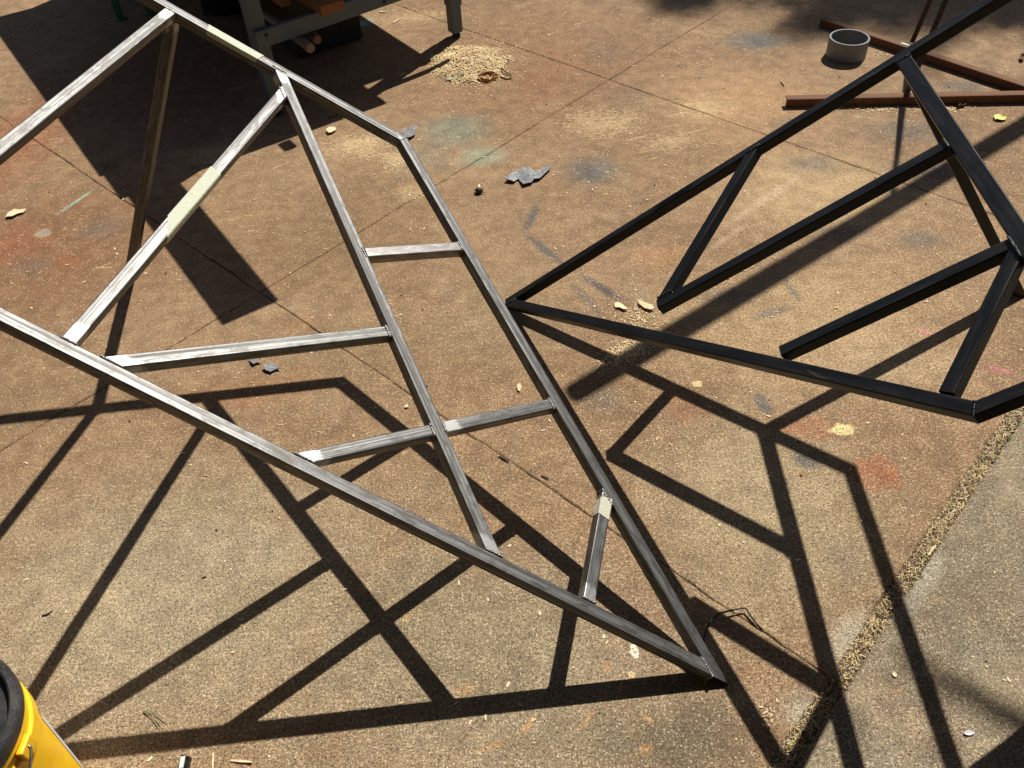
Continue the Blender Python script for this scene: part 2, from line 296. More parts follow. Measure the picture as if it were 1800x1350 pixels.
# ---- metals, paints, timber
def steel_mat():
    t = NT('bare_steel')
    uv = t.coord('UV')
    rnd = t.n('ShaderNodeObjectInfo').outputs['Random']
    off = t.n('ShaderNodeCombineXYZ'); t.put(off.inputs[0], t.math('MULTIPLY', rnd, 37.0)); t.put(off.inputs[1], t.math('MULTIPLY', rnd, 11.0))
    p = t.vmath('ADD', uv, off.outputs[0])
    streak = t.noise(t.vmath('MULTIPLY', p, (1.8, 420, 1)), 1.0, 5, 0.65, 0.08)
    blot = t.noise(t.vmath('MULTIPLY', p, (20, 75, 1)), 1.0, 6, 0.7, 0.6)
    scratch = t.noise(t.vmath('MULTIPLY', p, (25, 900, 1)), 1.0, 3, 0.65)
    fine = t.noise(p, 420, 3, 0.7)
    broad = t.noise(t.vmath('MULTIPLY', p, (0.7, 150, 1)), 1.0, 2, 0.5, 0.0)
    streak = t.math('ADD', t.math('MULTIPLY', streak, 0.62), t.math('MULTIPLY', broad, 0.38))
    c = t.mix(t.ramp(streak, 0.38, 0.62), (0.028, 0.0275, 0.0265), (0.185, 0.183, 0.178))
    c = t.mix(t.ramp(blot, 0.45, 0.62, 0, 0.8), c, (0.045, 0.041, 0.036))
    c = t.mix(t.ramp(scratch, 0.60, 0.74, 0, 0.6), c, (0.23, 0.228, 0.222))
    pol = t.n('ShaderNodeAttribute'); pol.attribute_name = 'polish'
    pm = t.ramp(t.math('ADD', pol.outputs['Fac'], t.math('MULTIPLY', t.math('SUBTRACT', blot, 0.5), 1.9)), 0.42, 0.75)
    c = t.mix(t.math('MULTIPLY', pm, 0.85), c, (0.33, 0.327, 0.32))
    tint = t.ramp(t.math('ADD', pol.outputs['Fac'], t.math('MULTIPLY', t.math('SUBTRACT', blot, 0.5), 0.25)), 0.93, 1.02)
    c = t.mix(t.math('MULTIPLY', tint, 0.7), c, (0.085, 0.070, 0.062))
    rst = t.math('MULTIPLY', t.ramp(t.noise(t.vmath('MULTIPLY', p, (16, 60, 1)), 1.0, 5, 0.7), 0.63, 0.74), t.math('SUBTRACT', 1.0, pm))
    c = t.mix(t.math('MULTIPLY', rst, 0.6), c, (0.16, 0.075, 0.035))
    rough = t.ramp(t.math('ADD', t.math('MULTIPLY', streak, 0.6), t.math('MULTIPLY', fine, 0.4)), 0.3, 0.7, 0.51, 0.42)
    rough = t.math('MULTIPLY', rough, t.ramp(pm, 0, 1, 1.0, 0.88))
    t.set(color=c, rough=rough, metal=t.math('SUBTRACT', 0.62, t.math('MULTIPLY', rst, 0.5)))
    t.bump(t.math('ADD', t.math('MULTIPLY', scratch, 0.7), t.math('MULTIPLY', fine, 0.4)), 0.22, 0.0008)
    return t.m
m_steel = steel_mat()
def weld_mat():
    t = NT('weld_metal'); o = t.coord()
    n = t.noise(o, 260, 3, 0.6)
    t.set(color=t.mix(n, (0.13, 0.128, 0.125), (0.36, 0.35, 0.34)), rough=0.4, metal=0.7)
    t.bump(n, 0.5, 0.001); return t.m
m_weld = weld_mat()
def black_mat():
    t = NT('black_paint'); uv = t.coord('UV')
    n = t.noise(uv, 300, 3, 0.6); n2 = t.noise(t.vmath('MULTIPLY', uv, (8, 60, 1)), 1.0, 4, 0.6)
    cb = t.mix(t.ramp(n2, 0.4, 0.75), (0.006, 0.006, 0.0062), (0.013, 0.0125, 0.012))
    n3 = t.noise(t.vmath('MULTIPLY', uv, (11, 70, 1)), 1.0, 6, 0.72, 0.6)
    cb = t.mix(t.ramp(n3, 0.60, 0.72, 0, 0.55), cb, (0.075, 0.062, 0.048))
    sc3 = t.noise(t.vmath('MULTIPLY', uv, (18, 700, 1)), 1.0, 3, 0.6)
    cb = t.mix(t.ramp(sc3, 0.68, 0.76, 0, 0.5), cb, (0.09, 0.085, 0.08))
    t.set(color=cb, rough=t.ramp(n2, 0.3, 0.7, 0.33, 0.5), spec=0.3)
    t.bump(n, 0.10, 0.0006); return t.m
m_black = black_mat()
m_blackweld = simple('black_weld', (0.01, 0.01, 0.01), 0.25, var=0.4, scale=200, bump=0.4)
def wood_mat(name, a, b, rough=0.7):
    t = NT(name); o = t.coord()
    rnd = t.n('ShaderNodeObjectInfo').outputs['Random']
    p = t.vmath('ADD', o, t.combine_xyz(rnd))
    rot = t.n('ShaderNodeVectorRotate'); rot.rotation_type = 'Z_AXIS'; rot.inputs['Angle'].default_value = -math.radians(32.86)
    t.put(rot.inputs['Vector'], p)
    g = t.noise(t.vmath('MULTIPLY', rot.outputs[0], (60, 3, 60)), 1.0, 4, 0.6, 0.8)
    f = t.noise(t.vmath('MULTIPLY', rot.outputs[0], (300, 10, 300)), 1.0, 2, 0.6)
    c = t.mix(t.ramp(g, 0.3, 0.7), a, b)
    c = t.mix(t.ramp(f, 0.5, 0.7, 0, 0.4), c, tuple(x * 0.5 for x in a))
    t.set(color=c, rough=rough); t.bump(g, 0.2, 0.002); return t.m
def combine_xyz(self, v):
    nd = self.n('ShaderNodeCombineXYZ')
    for i in range(3): self.put(nd.inputs[i], self.math('MULTIPLY', v, 5.0 + i))
    return nd.outputs[0]
NT.combine_xyz = combine_xyz
m_ply = wood_mat('bench_plywood', (0.30, 0.20, 0.11), (0.42, 0.30, 0.17))
m_brownwood = wood_mat('brown_timber', (0.10, 0.06, 0.03), (0.17, 0.10, 0.05))
m_orangewood = wood_mat('orange_timber', (0.20, 0.075, 0.016), (0.28, 0.115, 0.026))
m_dowel = wood_mat('grey_timber', (0.15, 0.12, 0.09), (0.22, 0.18, 0.14))
m_blue = simple('blue_grey_paint', (0.075, 0.105, 0.122), 0.5, var=0.15, scale=25, bump=0.1)
m_rubber = simple('black_rubber', (0.015, 0.015, 0.015), 0.7, var=0.2)
m_rusty = simple('rusty_iron', (0.145, 0.062, 0.026), 0.85, var=0.5, scale=45, bump=0.5)
m_rod = simple('dark_rusty_iron', (0.06, 0.03, 0.017), 0.8, var=0.4, scale=60, bump=0.4)
m_chalk = simple('turquoise_paint', (0.40, 0.70, 0.62), 0.8, var=0.25, scale=90)
m_pvc = simple('grey_plastic', (0.17, 0.185, 0.19), 0.45, var=0.08, scale=40, bump=0.05)
m_tape = simple('masking_tape', (0.56, 0.58, 0.45), 0.75, var=0.12, scale=120, bump=0.5)
m_tape2 = simple('masking_tape_aged', (0.50, 0.48, 0.37), 0.8, var=0.18, scale=120, bump=0.5)
m_yellow = simple('yellow_plastic', (0.88, 0.52, 0.008), 0.35, var=0.05, scale=30, bump=0.06)
def bucket_mat():
    t = NT('scuffed_yellow_plastic'); o = t.coord()
    n = t.noise(o, 16, 5, 0.65); f = t.noise(o, 130, 3, 0.7); sc_ = t.noise(t.vmath('MULTIPLY', o, (30, 30, 260)), 1.0, 3, 0.6)
    c = t.mix(t.ramp(n, 0.35, 0.7), (0.86, 0.50, 0.006), (0.92, 0.56, 0.012))
    c = t.mix(t.ramp(f, 0.66, 0.74, 0, 0.8), c, (0.22, 0.12, 0.03))
    c = t.mix(t.ramp(sc_, 0.64, 0.72, 0, 0.35), c, (0.55, 0.36, 0.08))
    t.set(color=c, rough=t.ramp(n, 0.3, 0.7, 0.28, 0.5)); t.bump(f, 0.08, 0.001); return t.m
m_yellow = bucket_mat()
m_label = simple('pale_plastic', (0.55, 0.56, 0.55), 0.5, var=0.06, scale=40, bump=0.03)
def lid_mat():
    t = NT('dusty_black_plastic'); o = t.coord()
    n = t.noise(o, 22, 5, 0.65); f = t.noise(o, 240, 2, 0.7)
    c = t.mix(t.ramp(n, 0.4, 0.75), (0.018, 0.018, 0.019), (0.05, 0.047, 0.043))
    c = t.mix(t.ramp(f, 0.64, 0.72, 0, 0.5), c, (0.22, 0.19, 0.15))
    t.set(color=c, rough=t.ramp(n, 0.3, 0.7, 0.38, 0.6)); t.bump(f, 0.15, 0.001); return t.m
m_blackpl = lid_mat()
m_dusty = simple('dusty_brown_lid', (0.24, 0.17, 0.125), 0.8, var=0.3, scale=60, bump=0.3)
m_wire = simple('wire_metal', (0.45, 0.43, 0.40), 0.35, 0.9, var=0.2, scale=200)
m_darkwire = simple('dark_wire', (0.02, 0.017, 0.015), 0.6, var=0.3)
m_scrap = simple('weathered_lead', (0.24, 0.25, 0.25), 0.6, 0.2, var=0.45, scale=55, bump=0.5)
def scrap_mat():
    t = NT('weathered_sheet'); o = t.coord(); n = t.noise(o, 38, 5, 0.65); f = t.noise(o, 160, 3, 0.7)
    c = t.mix(t.ramp(f, 0.35, 0.65), (0.085, 0.095, 0.10), (0.27, 0.285, 0.29))
    c = t.mix(t.ramp(n, 0.52, 0.64, 0, 0.7), c, (0.22, 0.12, 0.08))
    t.set(color=c, rough=0.6, metal=0.25); t.bump(f, 0.5, 0.002); return t.m
m_scrap = scrap_mat()
m_dust = simple('sawdust', (0.66, 0.49, 0.25), 0.9, var=0.3, scale=120, bump=0.3)
m_straw = simple('straw', (0.50, 0.38, 0.18), 0.85, var=0.55, scale=35, bump=0.2)
m_straw2 = simple('brown_litter', (0.14, 0.08, 0.04), 0.9, var=0.5, scale=60, bump=0.2)
m_chip = simple('pale_chip', (0.70, 0.56, 0.34), 0.85, var=0.3, scale=80, bump=0.2)
m_curl = simple('copper_wood_curl', (0.34, 0.15, 0.05), 0.5, var=0.3, scale=60)
m_leafy = simple('yellow_leaf', (0.62, 0.58, 0.14), 0.6, var=0.3, scale=60)
m_leafg = simple('dull_leaf', (0.22, 0.20, 0.09), 0.6, var=0.3, scale=60)
m_leafb = simple('brown_leaf', (0.22, 0.13, 0.07), 0.7, var=0.4, scale=60)
m_twig = simple('dark_twig', (0.035, 0.022, 0.015), 0.8, var=0.3)
m_nut = simple('dark_gumnut', (0.028, 0.02, 0.015), 0.5, var=0.4, scale=200, bump=0.4)
m_green = simple('green_paint', (0.02, 0.16, 0.05), 0.5, var=0.3, scale=50)
m_bark = simple('bark', (0.16, 0.11, 0.075), 0.9, var=0.4, scale=14, bump=0.8)
m_foliage = simple('foliage', (0.06, 0.085, 0.03), 0.6, var=0.4, scale=2)
m_moss = simple('moss', (0.085, 0.095, 0.03), 0.95, var=0.5, scale=200)

# ------------------------------------------------------------------ mesh helpers
def link_mesh(name, verts, faces, mat, parent=None, smooth=False, uvs=None, attr=None, mats=None, fm=None):
    me = bpy.data.meshes.new(name)
    base = V3((0, 0, 0))
    if parent is not None:
        base = parent_base(parent)
    me.from_pydata([tuple(V3(v) - base) for v in verts], [], faces)
    for m in (mats or [mat]): me.materials.append(m)
    if fm: me.polygons.foreach_set('material_index', fm)
    if smooth: me.polygons.foreach_set('use_smooth', [True] * len(me.polygons))
    if uvs:
        l = me.uv_layers.new(name='UVMap')
        idx = [0] * len(me.loops); me.loops.foreach_get('vertex_index', idx)
        flat = []
        for i in idx: flat += uvs[i]
        l.data.foreach_set('uv', flat)
    if attr:
        a = me.attributes.new('polish', 'FLOAT', 'POINT'); a.data.foreach_set('value', attr)
    me.update()
    o = bpy.data.objects.new(name, me)
    COL.objects.link(o)
    if parent is not None: o.parent = parent
    return o

def parent_base(p):
    b = V3(p.location)
    q = p.parent
    while q is not None:
        b = b + V3(q.location); q = q.parent
    return b

def tag(o, label=None, cat=None, group=None, kind=None):
    if label: o['label'] = label
    if cat: o['category'] = cat
    if group: o['group'] = group
    if kind: o['kind'] = kind
    return o

def empty(name, loc, label=None, cat=None, group=None, kind=None):
    o = bpy.data.objects.new(name, None)
    o.empty_display_size = 0.05
    o.location = loc
    COL.objects.link(o)
    return tag(o, label, cat, group, kind)

class MB:
    def __init__(s): s.v = []; s.f = []; s.fm = []
    def add(s, vs, fs, mi=0):
        b = len(s.v); s.v += [tuple(x) for x in vs]; s.f += [tuple(i + b for i in f) for f in fs]; s.fm += [mi] * len(fs)
    def box(s, c, ax, ay, az, mi=0):
        c, ax, ay, az = V3(c), V3(ax), V3(ay), V3(az)
        s.add([c + ax * i + ay * j + az * k for k in (-1, 1) for j in (-1, 1) for i in (-1, 1)],
              [(0, 2, 3, 1), (4, 5, 7, 6), (0, 1, 5, 4), (2, 6, 7, 3), (0, 4, 6, 2), (1, 3, 7, 5)], mi)
    def bevbox(s, c, ax, ay, az, r=0.003, mi=0):
        bm = bmesh.new()
        bmesh.ops.create_cube(bm, size=2.0)
        A = Matrix((V3(ax), V3(ay), V3(az))).transposed()
        for v in bm.verts: v.co = A @ v.co + V3(c)
        bmesh.ops.bevel(bm, geom=bm.edges[:], offset=r, segments=2, affect='EDGES', profile=0.5)
        bm.verts.index_update()
        s.add([v.co.copy() for v in bm.verts], [tuple(v.index for v in f.verts) for f in bm.faces], mi)
        bm.free()
    def tubepath(s, pts, rad, n=6, mi=0, caps=True):
        pts = [V3(p) for p in pts]
        rad = rad if isinstance(rad, (list, tuple)) else [rad] * len(pts)
        vs = []
        up = V3((0.13, 0.21, 1)).normalized()
        for i, p in enumerate(pts):
            d = (pts[min(i + 1, len(pts) - 1)] - pts[max(i - 1, 0)]).normalized()
            x = d.cross(up)
            if x.length < 0.05: x = d.cross(V3((1, 0, 0)))
            x.normalize(); y = d.cross(x)
            for k in range(n):
                a = 2 * math.pi * k / n
                vs.append(p + (x * math.cos(a) + y * math.sin(a)) * rad[i])
        fs = []
        for i in range(len(pts) - 1):
            for k in range(n):
                a, b = i * n + k, i * n + (k + 1) % n
                fs.append((a, b, b + n, a + n))
        if caps:
            fs.append(tuple(range(n))[::-1]); fs.append(tuple(range((len(pts) - 1) * n, len(pts) * n)))
        s.add(vs, fs, mi)
    def lathe(s, c, prof, n=32, mi=0, axis=None):
        c = V3(c)
        vs = []
        for (r, z) in prof:
            for k in range(n):
                a = 2 * math.pi * k / n
                vs.append(c + V3((r * math.cos(a), r * math.sin(a), z)))
        fs = []
        for i in range(len(prof) - 1):
            for k in range(n):
                a, b = i * n + k, i * n + (k + 1) % n
                fs.append((a, b, b + n, a + n))
        s.add(vs, fs, mi)
    def blob(s, c, r, squash=(1, 1, 1), jit=0.15, mi=0, sub=1):
        bm = bmesh.new(); bmesh.ops.create_icosphere(bm, subdivisions=sub, radius=1)
        for v in bm.verts: v.co = V3([v.co[i] * squash[i] for i in range(3)]) * r * (1 + (R() - 0.5) * 2 * jit) + V3(c)
        bm.verts.index_update()
        s.add([v.co.copy() for v in bm.verts], [tuple(v.index for v in f.verts) for f in bm.faces], mi); bm.free()
    def build(s, name, mat, parent=None, smooth=False):
        mats = mat if isinstance(mat, list) else [mat]
        return link_mesh(name, s.v, s.f, None, parent, smooth, mats=mats, fm=s.fm)

# ------------------------------------------------------------------ ground: soil, concrete slabs, straw-filled joint
def sheet(name, x0, x1, y0, y1, z, mat, kind='structure'):
    return tag(link_mesh(name, [(x0, y0, z), (x1, y0, z), (x1, y1, z), (x0, y1, z)], [(0, 1, 2, 3)], mat), kind=kind)
tag(sheet('ground', -220, 220, -220, 220, -0.06, m_lawn))
sheet('soil_bed', -12, 14, -8, 16, -0.004, m_soil)

pave = empty('pavement', (0, 0, 0), kind='structure')
UA = V3((0.7084, -0.7058, 0)); NA = V3((0.7058, 0.7084, 0))     # joints running away to the right
UB = V3((-0.7008, -0.7134, 0)); NB = V3((0.7134, -0.7008, 0))
def corner(ca, cb):
    # NA.p = ca , NB.p = cb
    det = NA.x * NB.y - NA.y * NB.x
    return V3(((ca * NB.y - NA.y * cb) / det, (NA.x * cb - ca * NB.x) / det, 0))
def crack_off(key, t):
    return 0.0035 * mnoise.noise(V3((t * 5.0, key * 7.7, 1.3))) + 0.0022 * mnoise.noise(V3((t * 28.0, key * 3.1, 8.3)))
def chip_off(key, t):
    n = mnoise.noise(V3((t * 45.0, key * 5.3, 4.4)))
    return 0.0012 * mnoise.noise(V3((t * 130.0, key * 2.7, 6.1))) + (0.0022 if n > 0.32 else 0.0)
slab_no = 0
plain = {}
def slab(a0, a1, b0, b1, ga0, ga1, gb0, gb1, mat):
    """slab between the A joints at a0..a1 and the B joints at b0..b1; g* are the half gaps on each side"""
    global slab_no
    slab_no += 1
    def edge(fix, val, lo, hi, half, sgn, key):
        n = max(8, int(abs(hi - lo) / 0.022))
        out = []
        for i in range(n):
            t = lo + (hi - lo) * i / n
            o = crack_off(key, t) + sgn * (half * (max(0.15, 0.8 + 1.5 * mnoise.noise(V3((t * 6, key * 1.9, 2.2)))) if half < 0.01 else 1) + chip_off(key + slab_no * 0.37, t))
            out.append(corner(val + o, t) if fix == 'a' else corner(t, val + o))
        return out
    ring = edge('a', a0, b0 + gb0, b1 - gb1, ga0, 1, round(a0, 2)) + edge('b', b1, a0 + ga0, a1 - ga1, gb1, -1, round(b1, 2) + 50) \
        + edge('a', a1, b1 - gb1, b0 + gb0, ga1, -1, round(a1, 2)) + edge('b', b0, a1 - ga1, a0 + ga0, gb0, 1, round(b0, 2) + 50)
    cen = sum(ring, V3()) / len(ring)
    n = len(ring)
    pool = ST_MAIN if mat is m_conc else ST_SIDE
    keep = [q for q in pool if a0 - max(q[2], q[3]) * 1.5 < NA.x * q[0] + NA.y * q[1] < a1 + max(q[2], q[3]) * 1.5
            and b0 - max(q[2], q[3]) * 1.5 < NB.x * q[0] + NB.y * q[1] < b1 + max(q[2], q[3]) * 1.5]
    if not keep and mat not in plain: plain[mat] = mat([])
    mat = mat(keep) if keep else plain[mat]
    inner = [p + (cen - p).normalized() * 0.004 for p in ring]
    vs = [(p.x, p.y, 0.0) for p in inner] + [(p.x, p.y, -0.0022) for p in ring] + [(p.x, p.y, -0.06) for p in ring]
    fs = [tuple(range(n))]
    for i in range(n):
        j = (i + 1) % n
        fs.append((i, i + n, j + n, j)); fs.append((i + n, i + 2 * n, j + 2 * n, j + n))
    o = link_mesh('concrete_slab', vs, fs, mat, pave)
    bm = bmesh.new(); bm.from_mesh(o.data); bmesh.ops.recalc_face_normals(bm, faces=bm.faces[:]); bm.to_mesh(o.data); bm.free()
cA, cC, cB, cD = 2.8286, 1.0026, -2.0997, -0.1079
g0, gd = 0.0011, 0.018
ALN = [-2.65, -0.824, cC, cA, 4.655, 6.48, 8.3]
BLN = [-6.3, cB, cD]
for i in range(len(ALN) - 1):
    for j in range(len(BLN) - 1):
        slab(ALN[i], ALN[i + 1], BLN[j], BLN[j + 1], g0, g0, g0, gd if BLN[j + 1] == cD else g0, m_conc)
for a0, a1 in ((-2.65, 0.1), (0.1, 2.9), (2.9, 5.7), (5.7, 8.3)):
    slab(a0, a1, cD, 2.9, g0, g0, gd, g0, m_conc2)
    slab(a0, a1, 2.9, 5.2, g0, g0, g0, g0, m_conc2)

def flake(mb, p, L, W, yaw, tilt=0.0, bend=0.0, thick=0.0, mi=0):
    """a thin, slightly bent sliver lying on the ground"""
    d = V3((math.cos(yaw), math.sin(yaw), 0)); s = V3((-d.y, d.x, 0))
    up = V3((0, 0, 1))
    p = V3(p)
    rows = []
    for k, t in enumerate((-0.5, 0.0, 0.5)):
        c = p + d * L * t + up * (L * abs(t) * tilt * (1 if t > 0 else -0.15) + bend * L * (0.25 - t * t))
        ww = W * (0.5 if t == 0 else 0.32)
        rows += [c - s * ww, c + s * ww + up * W * 0.25 * (R() - 0.5)]
    if thick <= 0:
        mb.add(rows, [(0, 1, 3, 2), (2, 3, 5, 4)], mi)
    else:
        low = [r - up * thick for r in rows]
        mb.add(rows + low, [(0, 1, 3, 2), (2, 3, 5, 4), (6, 8, 9, 7), (8, 10, 11, 9), (0, 2, 8, 6), (2, 4, 10, 8), (1, 7, 9, 3), (3, 9, 11, 5), (0, 6, 7, 1), (4, 5, 11, 10)], mi)

# straw in the wide joint
mb = MB()
for i in range(10500):
    t = -0.6 + 3.6 * R()
    o = (R() - 0.5) * 0.034 if R() < 0.94 else (R() - 0.5) * 0.06
    p = corner(t, cD + o)
    dens = 0.5 + 0.5 * mnoise.noise(V3((t * 9, 2.2, 0.7)))
    z = -0.003 + 0.007 * R() * (0.5 + dens) + (0.004 if abs(o) < 0.012 else 0)
    if abs(o) > 0.017: z = max(z, 0.0012)
    yaw = (math.atan2(NA.y, NA.x) + random.gauss(0, 0.8)) if R() < 0.75 else R() * 6.28
    mi = 0 if R() < 0.62 + 0.25 * (dens - 0.5) else (1 if R() < 0.75 else 2)
    flake(mb, (p.x, p.y, z), 0.004 + 0.012 * R() ** 2, 0.0007 + 0.0012 * R(), yaw, 0.25 * (R() - 0.3), 0.15 * R(), mi=mi)
tag(mb.build('straw', [m_straw, m_straw2, m_chip]), 'dry straw and chaff packed into the wide joint between slabs', 'straw', kind='stuff')
mb = MB()
for i in range(420):
    t = 0.75 + 2.6 * R(); o = random.gauss(0, 0.010)
    if mnoise.noise(V3((t * 6, 9.1, 3.3))) < 0.12: continue
    p = corner(t, cD + 0.018 + o * 0.4)
    mb.blob((p.x, p.y, -0.001), 0.0025 + 0.002 * R(), (1, 1, 0.6), 0.3, 0, 1)
for i in range(60):
    t = -1.0 + 1.3 * R(); p = corner(cC + (R() - 0.5) * 0.006, t)
    if mnoise.noise(V3((t * 8, 1.1, 5.3))) < 0.1: continue
    mb.blob((p.x, p.y, -0.002), 0.002 + 0.002 * R(), (1, 1, 0.6), 0.3, 0, 1)
tag(mb.build('moss', m_moss), 'green moss growing in the slab joints', 'moss', kind='stuff')

# ------------------------------------------------------------------ square tube members
TUBE = 0.0280
def tube(name, p, q, nrm, parent, mat, w=TUBE, h=TUBE, cp=None, cq=None, wall=0.0022, r=0.0030, polish=None):
    p, q, nrm = V3(p), V3(q), V3(nrm)
    a = (q - p).normalized()
    nn = (nrm - a * nrm.dot(a)).normalized()
    b = nn.cross(a)
    def prof(W, H, rr):
        out = []
        for (sx, sy, a0) in ((1, 1, 0), (-1, 1, 90), (-1, -1, 180), (1, -1, 270)):
            cx, cy = sx * (W / 2 - rr), sy * (H / 2 - rr)
            for k in range(5):
                an = math.radians(a0 + 22.5 * k)
                out.append((cx + rr * math.cos(an), cy + rr * math.sin(an)))
        return out
    po = prof(w, h, r); pi = prof(w - 2 * wall, h - 2 * wall, 0.0010)
    n = len(po)
    def cut(pt, plane):
        if plane is None: return pt
        o, nm = V3(plane[0]), V3(plane[1])
        return pt + a * ((o - pt).dot(nm) / a.dot(nm))
    Lt = (q - p).length
    d1, d2 = (min(0.03, Lt * 0.2), min(0.062, Lt * 0.4)) if not polish or polish[0] < 2 else (Lt * 0.2, Lt * 0.5)
    d0 = min(0.009, d1 * 0.4)
    fr = [0, d0 / Lt, d1 / Lt, d2 / Lt, 1 - d2 / Lt, 1 - d1 / Lt, 1 - d0 / Lt, 1]
    pv = [1.0, 0.9, 0.8, 0.05, 0.05, 0.8, 0.9, 1.0]
    if polish is not None:
        pv = [1.0] * 8 if polish[0] > 2 else [pv[0] * polish[0], pv[1] * polish[0], pv[2] * polish[0], 0, 0, pv[5] * polish[1], pv[6] * polish[1], pv[7] * polish[1]]
    per = [0.0]
    for k in range(n):
        per.append(per[-1] + math.dist(po[k], po[(k + 1) % n]))
    vs, uv, at, fs = [], [], [], []
    for k in range(n + 1):
        x, y = po[k % n]
        off = b * x + nn * y
        A = cut(p + off, cp); B = cut(q + off, cq)
        for j, f in enumerate(fr):
            P = A.lerp(B, f)
            vs.append(P); uv.append(((P - p).dot(a), per[k])); at.append(pv[j])
    m = len(fr)
    for k in range(n):
        for j in range(m - 1):
            fs.append((k * m + j, (k + 1) * m + j, (k + 1) * m + j + 1, k * m + j + 1))
    base = len(vs)
    for k in range(n):
        x, y = pi[k]; off = b * x + nn * y
        vs += [cut(p + off, cp), cut(q + off, cq)]; uv += [(0, per[k]), (Lt, per[k])]; at += [0, 0]
    for k in range(n):
        k2 = (k + 1) % n
        i0, i1, j0, j1 = base + 2 * k, base + 2 * k + 1, base + 2 * k2, base + 2 * k2 + 1
        fs.append((i0, i1, j1, j0))
        fs.append((k * m, i0, j0, (k + 1) * m))
        fs.append((k * m + m - 1, (k + 1) * m + m - 1, j1, i1))
    o = link_mesh(name, vs, fs, mat, parent, smooth=True, uvs=uv, attr=at)
    o.data.set_sharp_from_angle(angle=math.radians(24))
    wn = o.modifiers.new('flat faces', 'WEIGHTED_NORMAL'); wn.keep_sharp = True; wn.weight = 80
    return o

def side_plane(c, axis, nrm, toward, half):
    """side face of a rail through c along axis, on the side of the point 'toward'"""
    c, axis, nrm, toward = V3(c), V3(axis).normalized(), V3(nrm), V3(toward)
    s = axis.cross(nrm).normalized()
    if (toward - c).dot(s) < 0: s = -s
    return (c + s * half, s)
def mitre(pt, d1, d2):
    d1, d2 = V3(d1).normalized(), V3(d2).normalized()
    return (V3(pt), (d1 - d2).normalized())   # plane halving the angle of the two outgoing directions
def bead(parent, mat, c, axis, nrm, toward, ang_dir, wd=TUBE, half=TUBE / 2, name='weld_bead', lumps=15, r=0.0034):
    """weld along the mouth of a member that meets a rail's side: top run and one run down each side"""
    c, axis, nrm, toward = V3(c), V3(axis).normalized(), V3(nrm).normalized(), V3(toward)
    s = axis.cross(nrm).normalized()
    if (toward - c).dot(s) < 0: s = -s
    mdir = V3(ang_dir).normalized()
    sn = max(0.3, abs(mdir.dot(s)))
    hl = (wd / 2) / sn
    mid = c + (mdir / mdir.dot(s)) * half if abs(mdir.dot(s)) > 0.05 else c + s * half
    mb = MB()
    for k in range(lumps):
        t = (k / (lumps - 1) - 0.5) * 2
        pp = mid + axis * hl * t * 0.97 + nrm * (half * 0.97 + 0.0006 * (R() - 0.5)) + s * 0.0006
        mb.blob(pp, r * (0.8 + 0.4 * R()), (1, 1, 0.8), 0.22)
    for sg in (-1, 1):
        for k in range(5):
            pp = mid + axis * hl * sg + nrm * half * (0.75 - 0.36 * k) + s * 0.0006
            mb.blob(pp, r * (0.65 + 0.35 * R()), (1, 1, 1), 0.22)
    return mb.build(name, mat, parent, smooth=True)

# ---- raw steel frame -------------------------------------------------------
N1 = V3((0.4709, -0.1330, 0.8721)).normalized()
tip1 = V3((0.3736, 0.8232, 0.0130)); L0 = V3((-0.8953, 1.2035, 0.7562)); C1 = V3((-0.0559, 0.9535, 0.2648)); A1 = V3((-0.7968, 1.1737, 0.6985)); B1 = V3((-0.7413, 1.1581, 0.6662)); N3L = V3((-0.4211, 1.0625, 0.4787))
K1R = V3((-0.1015, 1.7877, 0.4166)); K1M = V3((-0.3397, 1.6397, 0.5227)); K3R = V3((0.0933, 1.3847, 0.2500)); K3M = V3((-0.1662, 1.2222, 0.3653)); M1 = V3((-0.2594, 1.4452, 0.4497)); SR = V3((0.1927, 1.1870, 0.1661)); SL = V3((0.1172, 0.9024, 0.1635))
BM = V3((-0.5330, 2.1142, 0.6994)); G1 = V3((-0.5594, 2.1987, 0.7266)); H1 = V3((-0.2533, 2.1043, 0.5469)); T1 = V3((-0.7991, 2.2545, 0.8645)); ST1 = V3((-0.7991, 2.2545, 0.8645)) + (V3((-0.7991, 2.2545, 0.8645)) - V3((-0.2533, 2.1043, 0.5469))).normalized() * 0.62; LW0 = V3((-0.9890, 1.5916, 0.8660))
foot1 = V3((-1.2337, 2.3189) + (0,))
def meet(p, d, q, e):
    p, d, q, e = V3(p), V3(d).normalized(), V3(q), V3(e).normalized()
    n = d.cross(e); return p + d * ((q - p).cross(e).dot(n) / n.dot(n))
dL = (tip1 - L0).normalized()
W1 = meet(T1, LW0 - T1, tip1, -dL)
f1 = empty('steel_frame', (tip1.x, tip1.y, 0), 'bare ground steel tube frame resting on its pointed tip and a leg', 'metal frame')
HF = TUBE / 2
def tee(parent, mat, p, rail_p, q, rail_q, nrm, bm_, beads=(True, True), w=TUBE, halfp=HF, halfq=HF, polish=None):
    """member from rail_p to rail_q; each rail = (point, axis) or a ready cut plane (point, normal, True) or None"""
    d = V3(q) - V3(p)
    def plane(rail, here, other, hf):
        if rail is None: return None
        if len(rail) == 3: return (rail[0], rail[1])
        return side_plane(rail[0], rail[1], nrm, other, hf)
    o = tube('tube', p, q, nrm, parent, mat, w=w, cp=plane(rail_p, p, q, halfp), cq=plane(rail_q, q, p, halfq), polish=polish)
    if beads[0] and rail_p and len(rail_p) == 2: bead(parent, bm_, p, rail_p[1], nrm, q, d, w, halfp)
    if beads[1] and rail_q and len(rail_q) == 2: bead(parent, bm_, q, rail_q[1], nrm, p, -d, w, halfq)
    return o
rL = (tip1, dL); rR = (tip1, H1 - tip1); rE = (H1, ST1 - H1); rM = (G1, C1 - G1)
dR = (tip1 - H1).normalized()
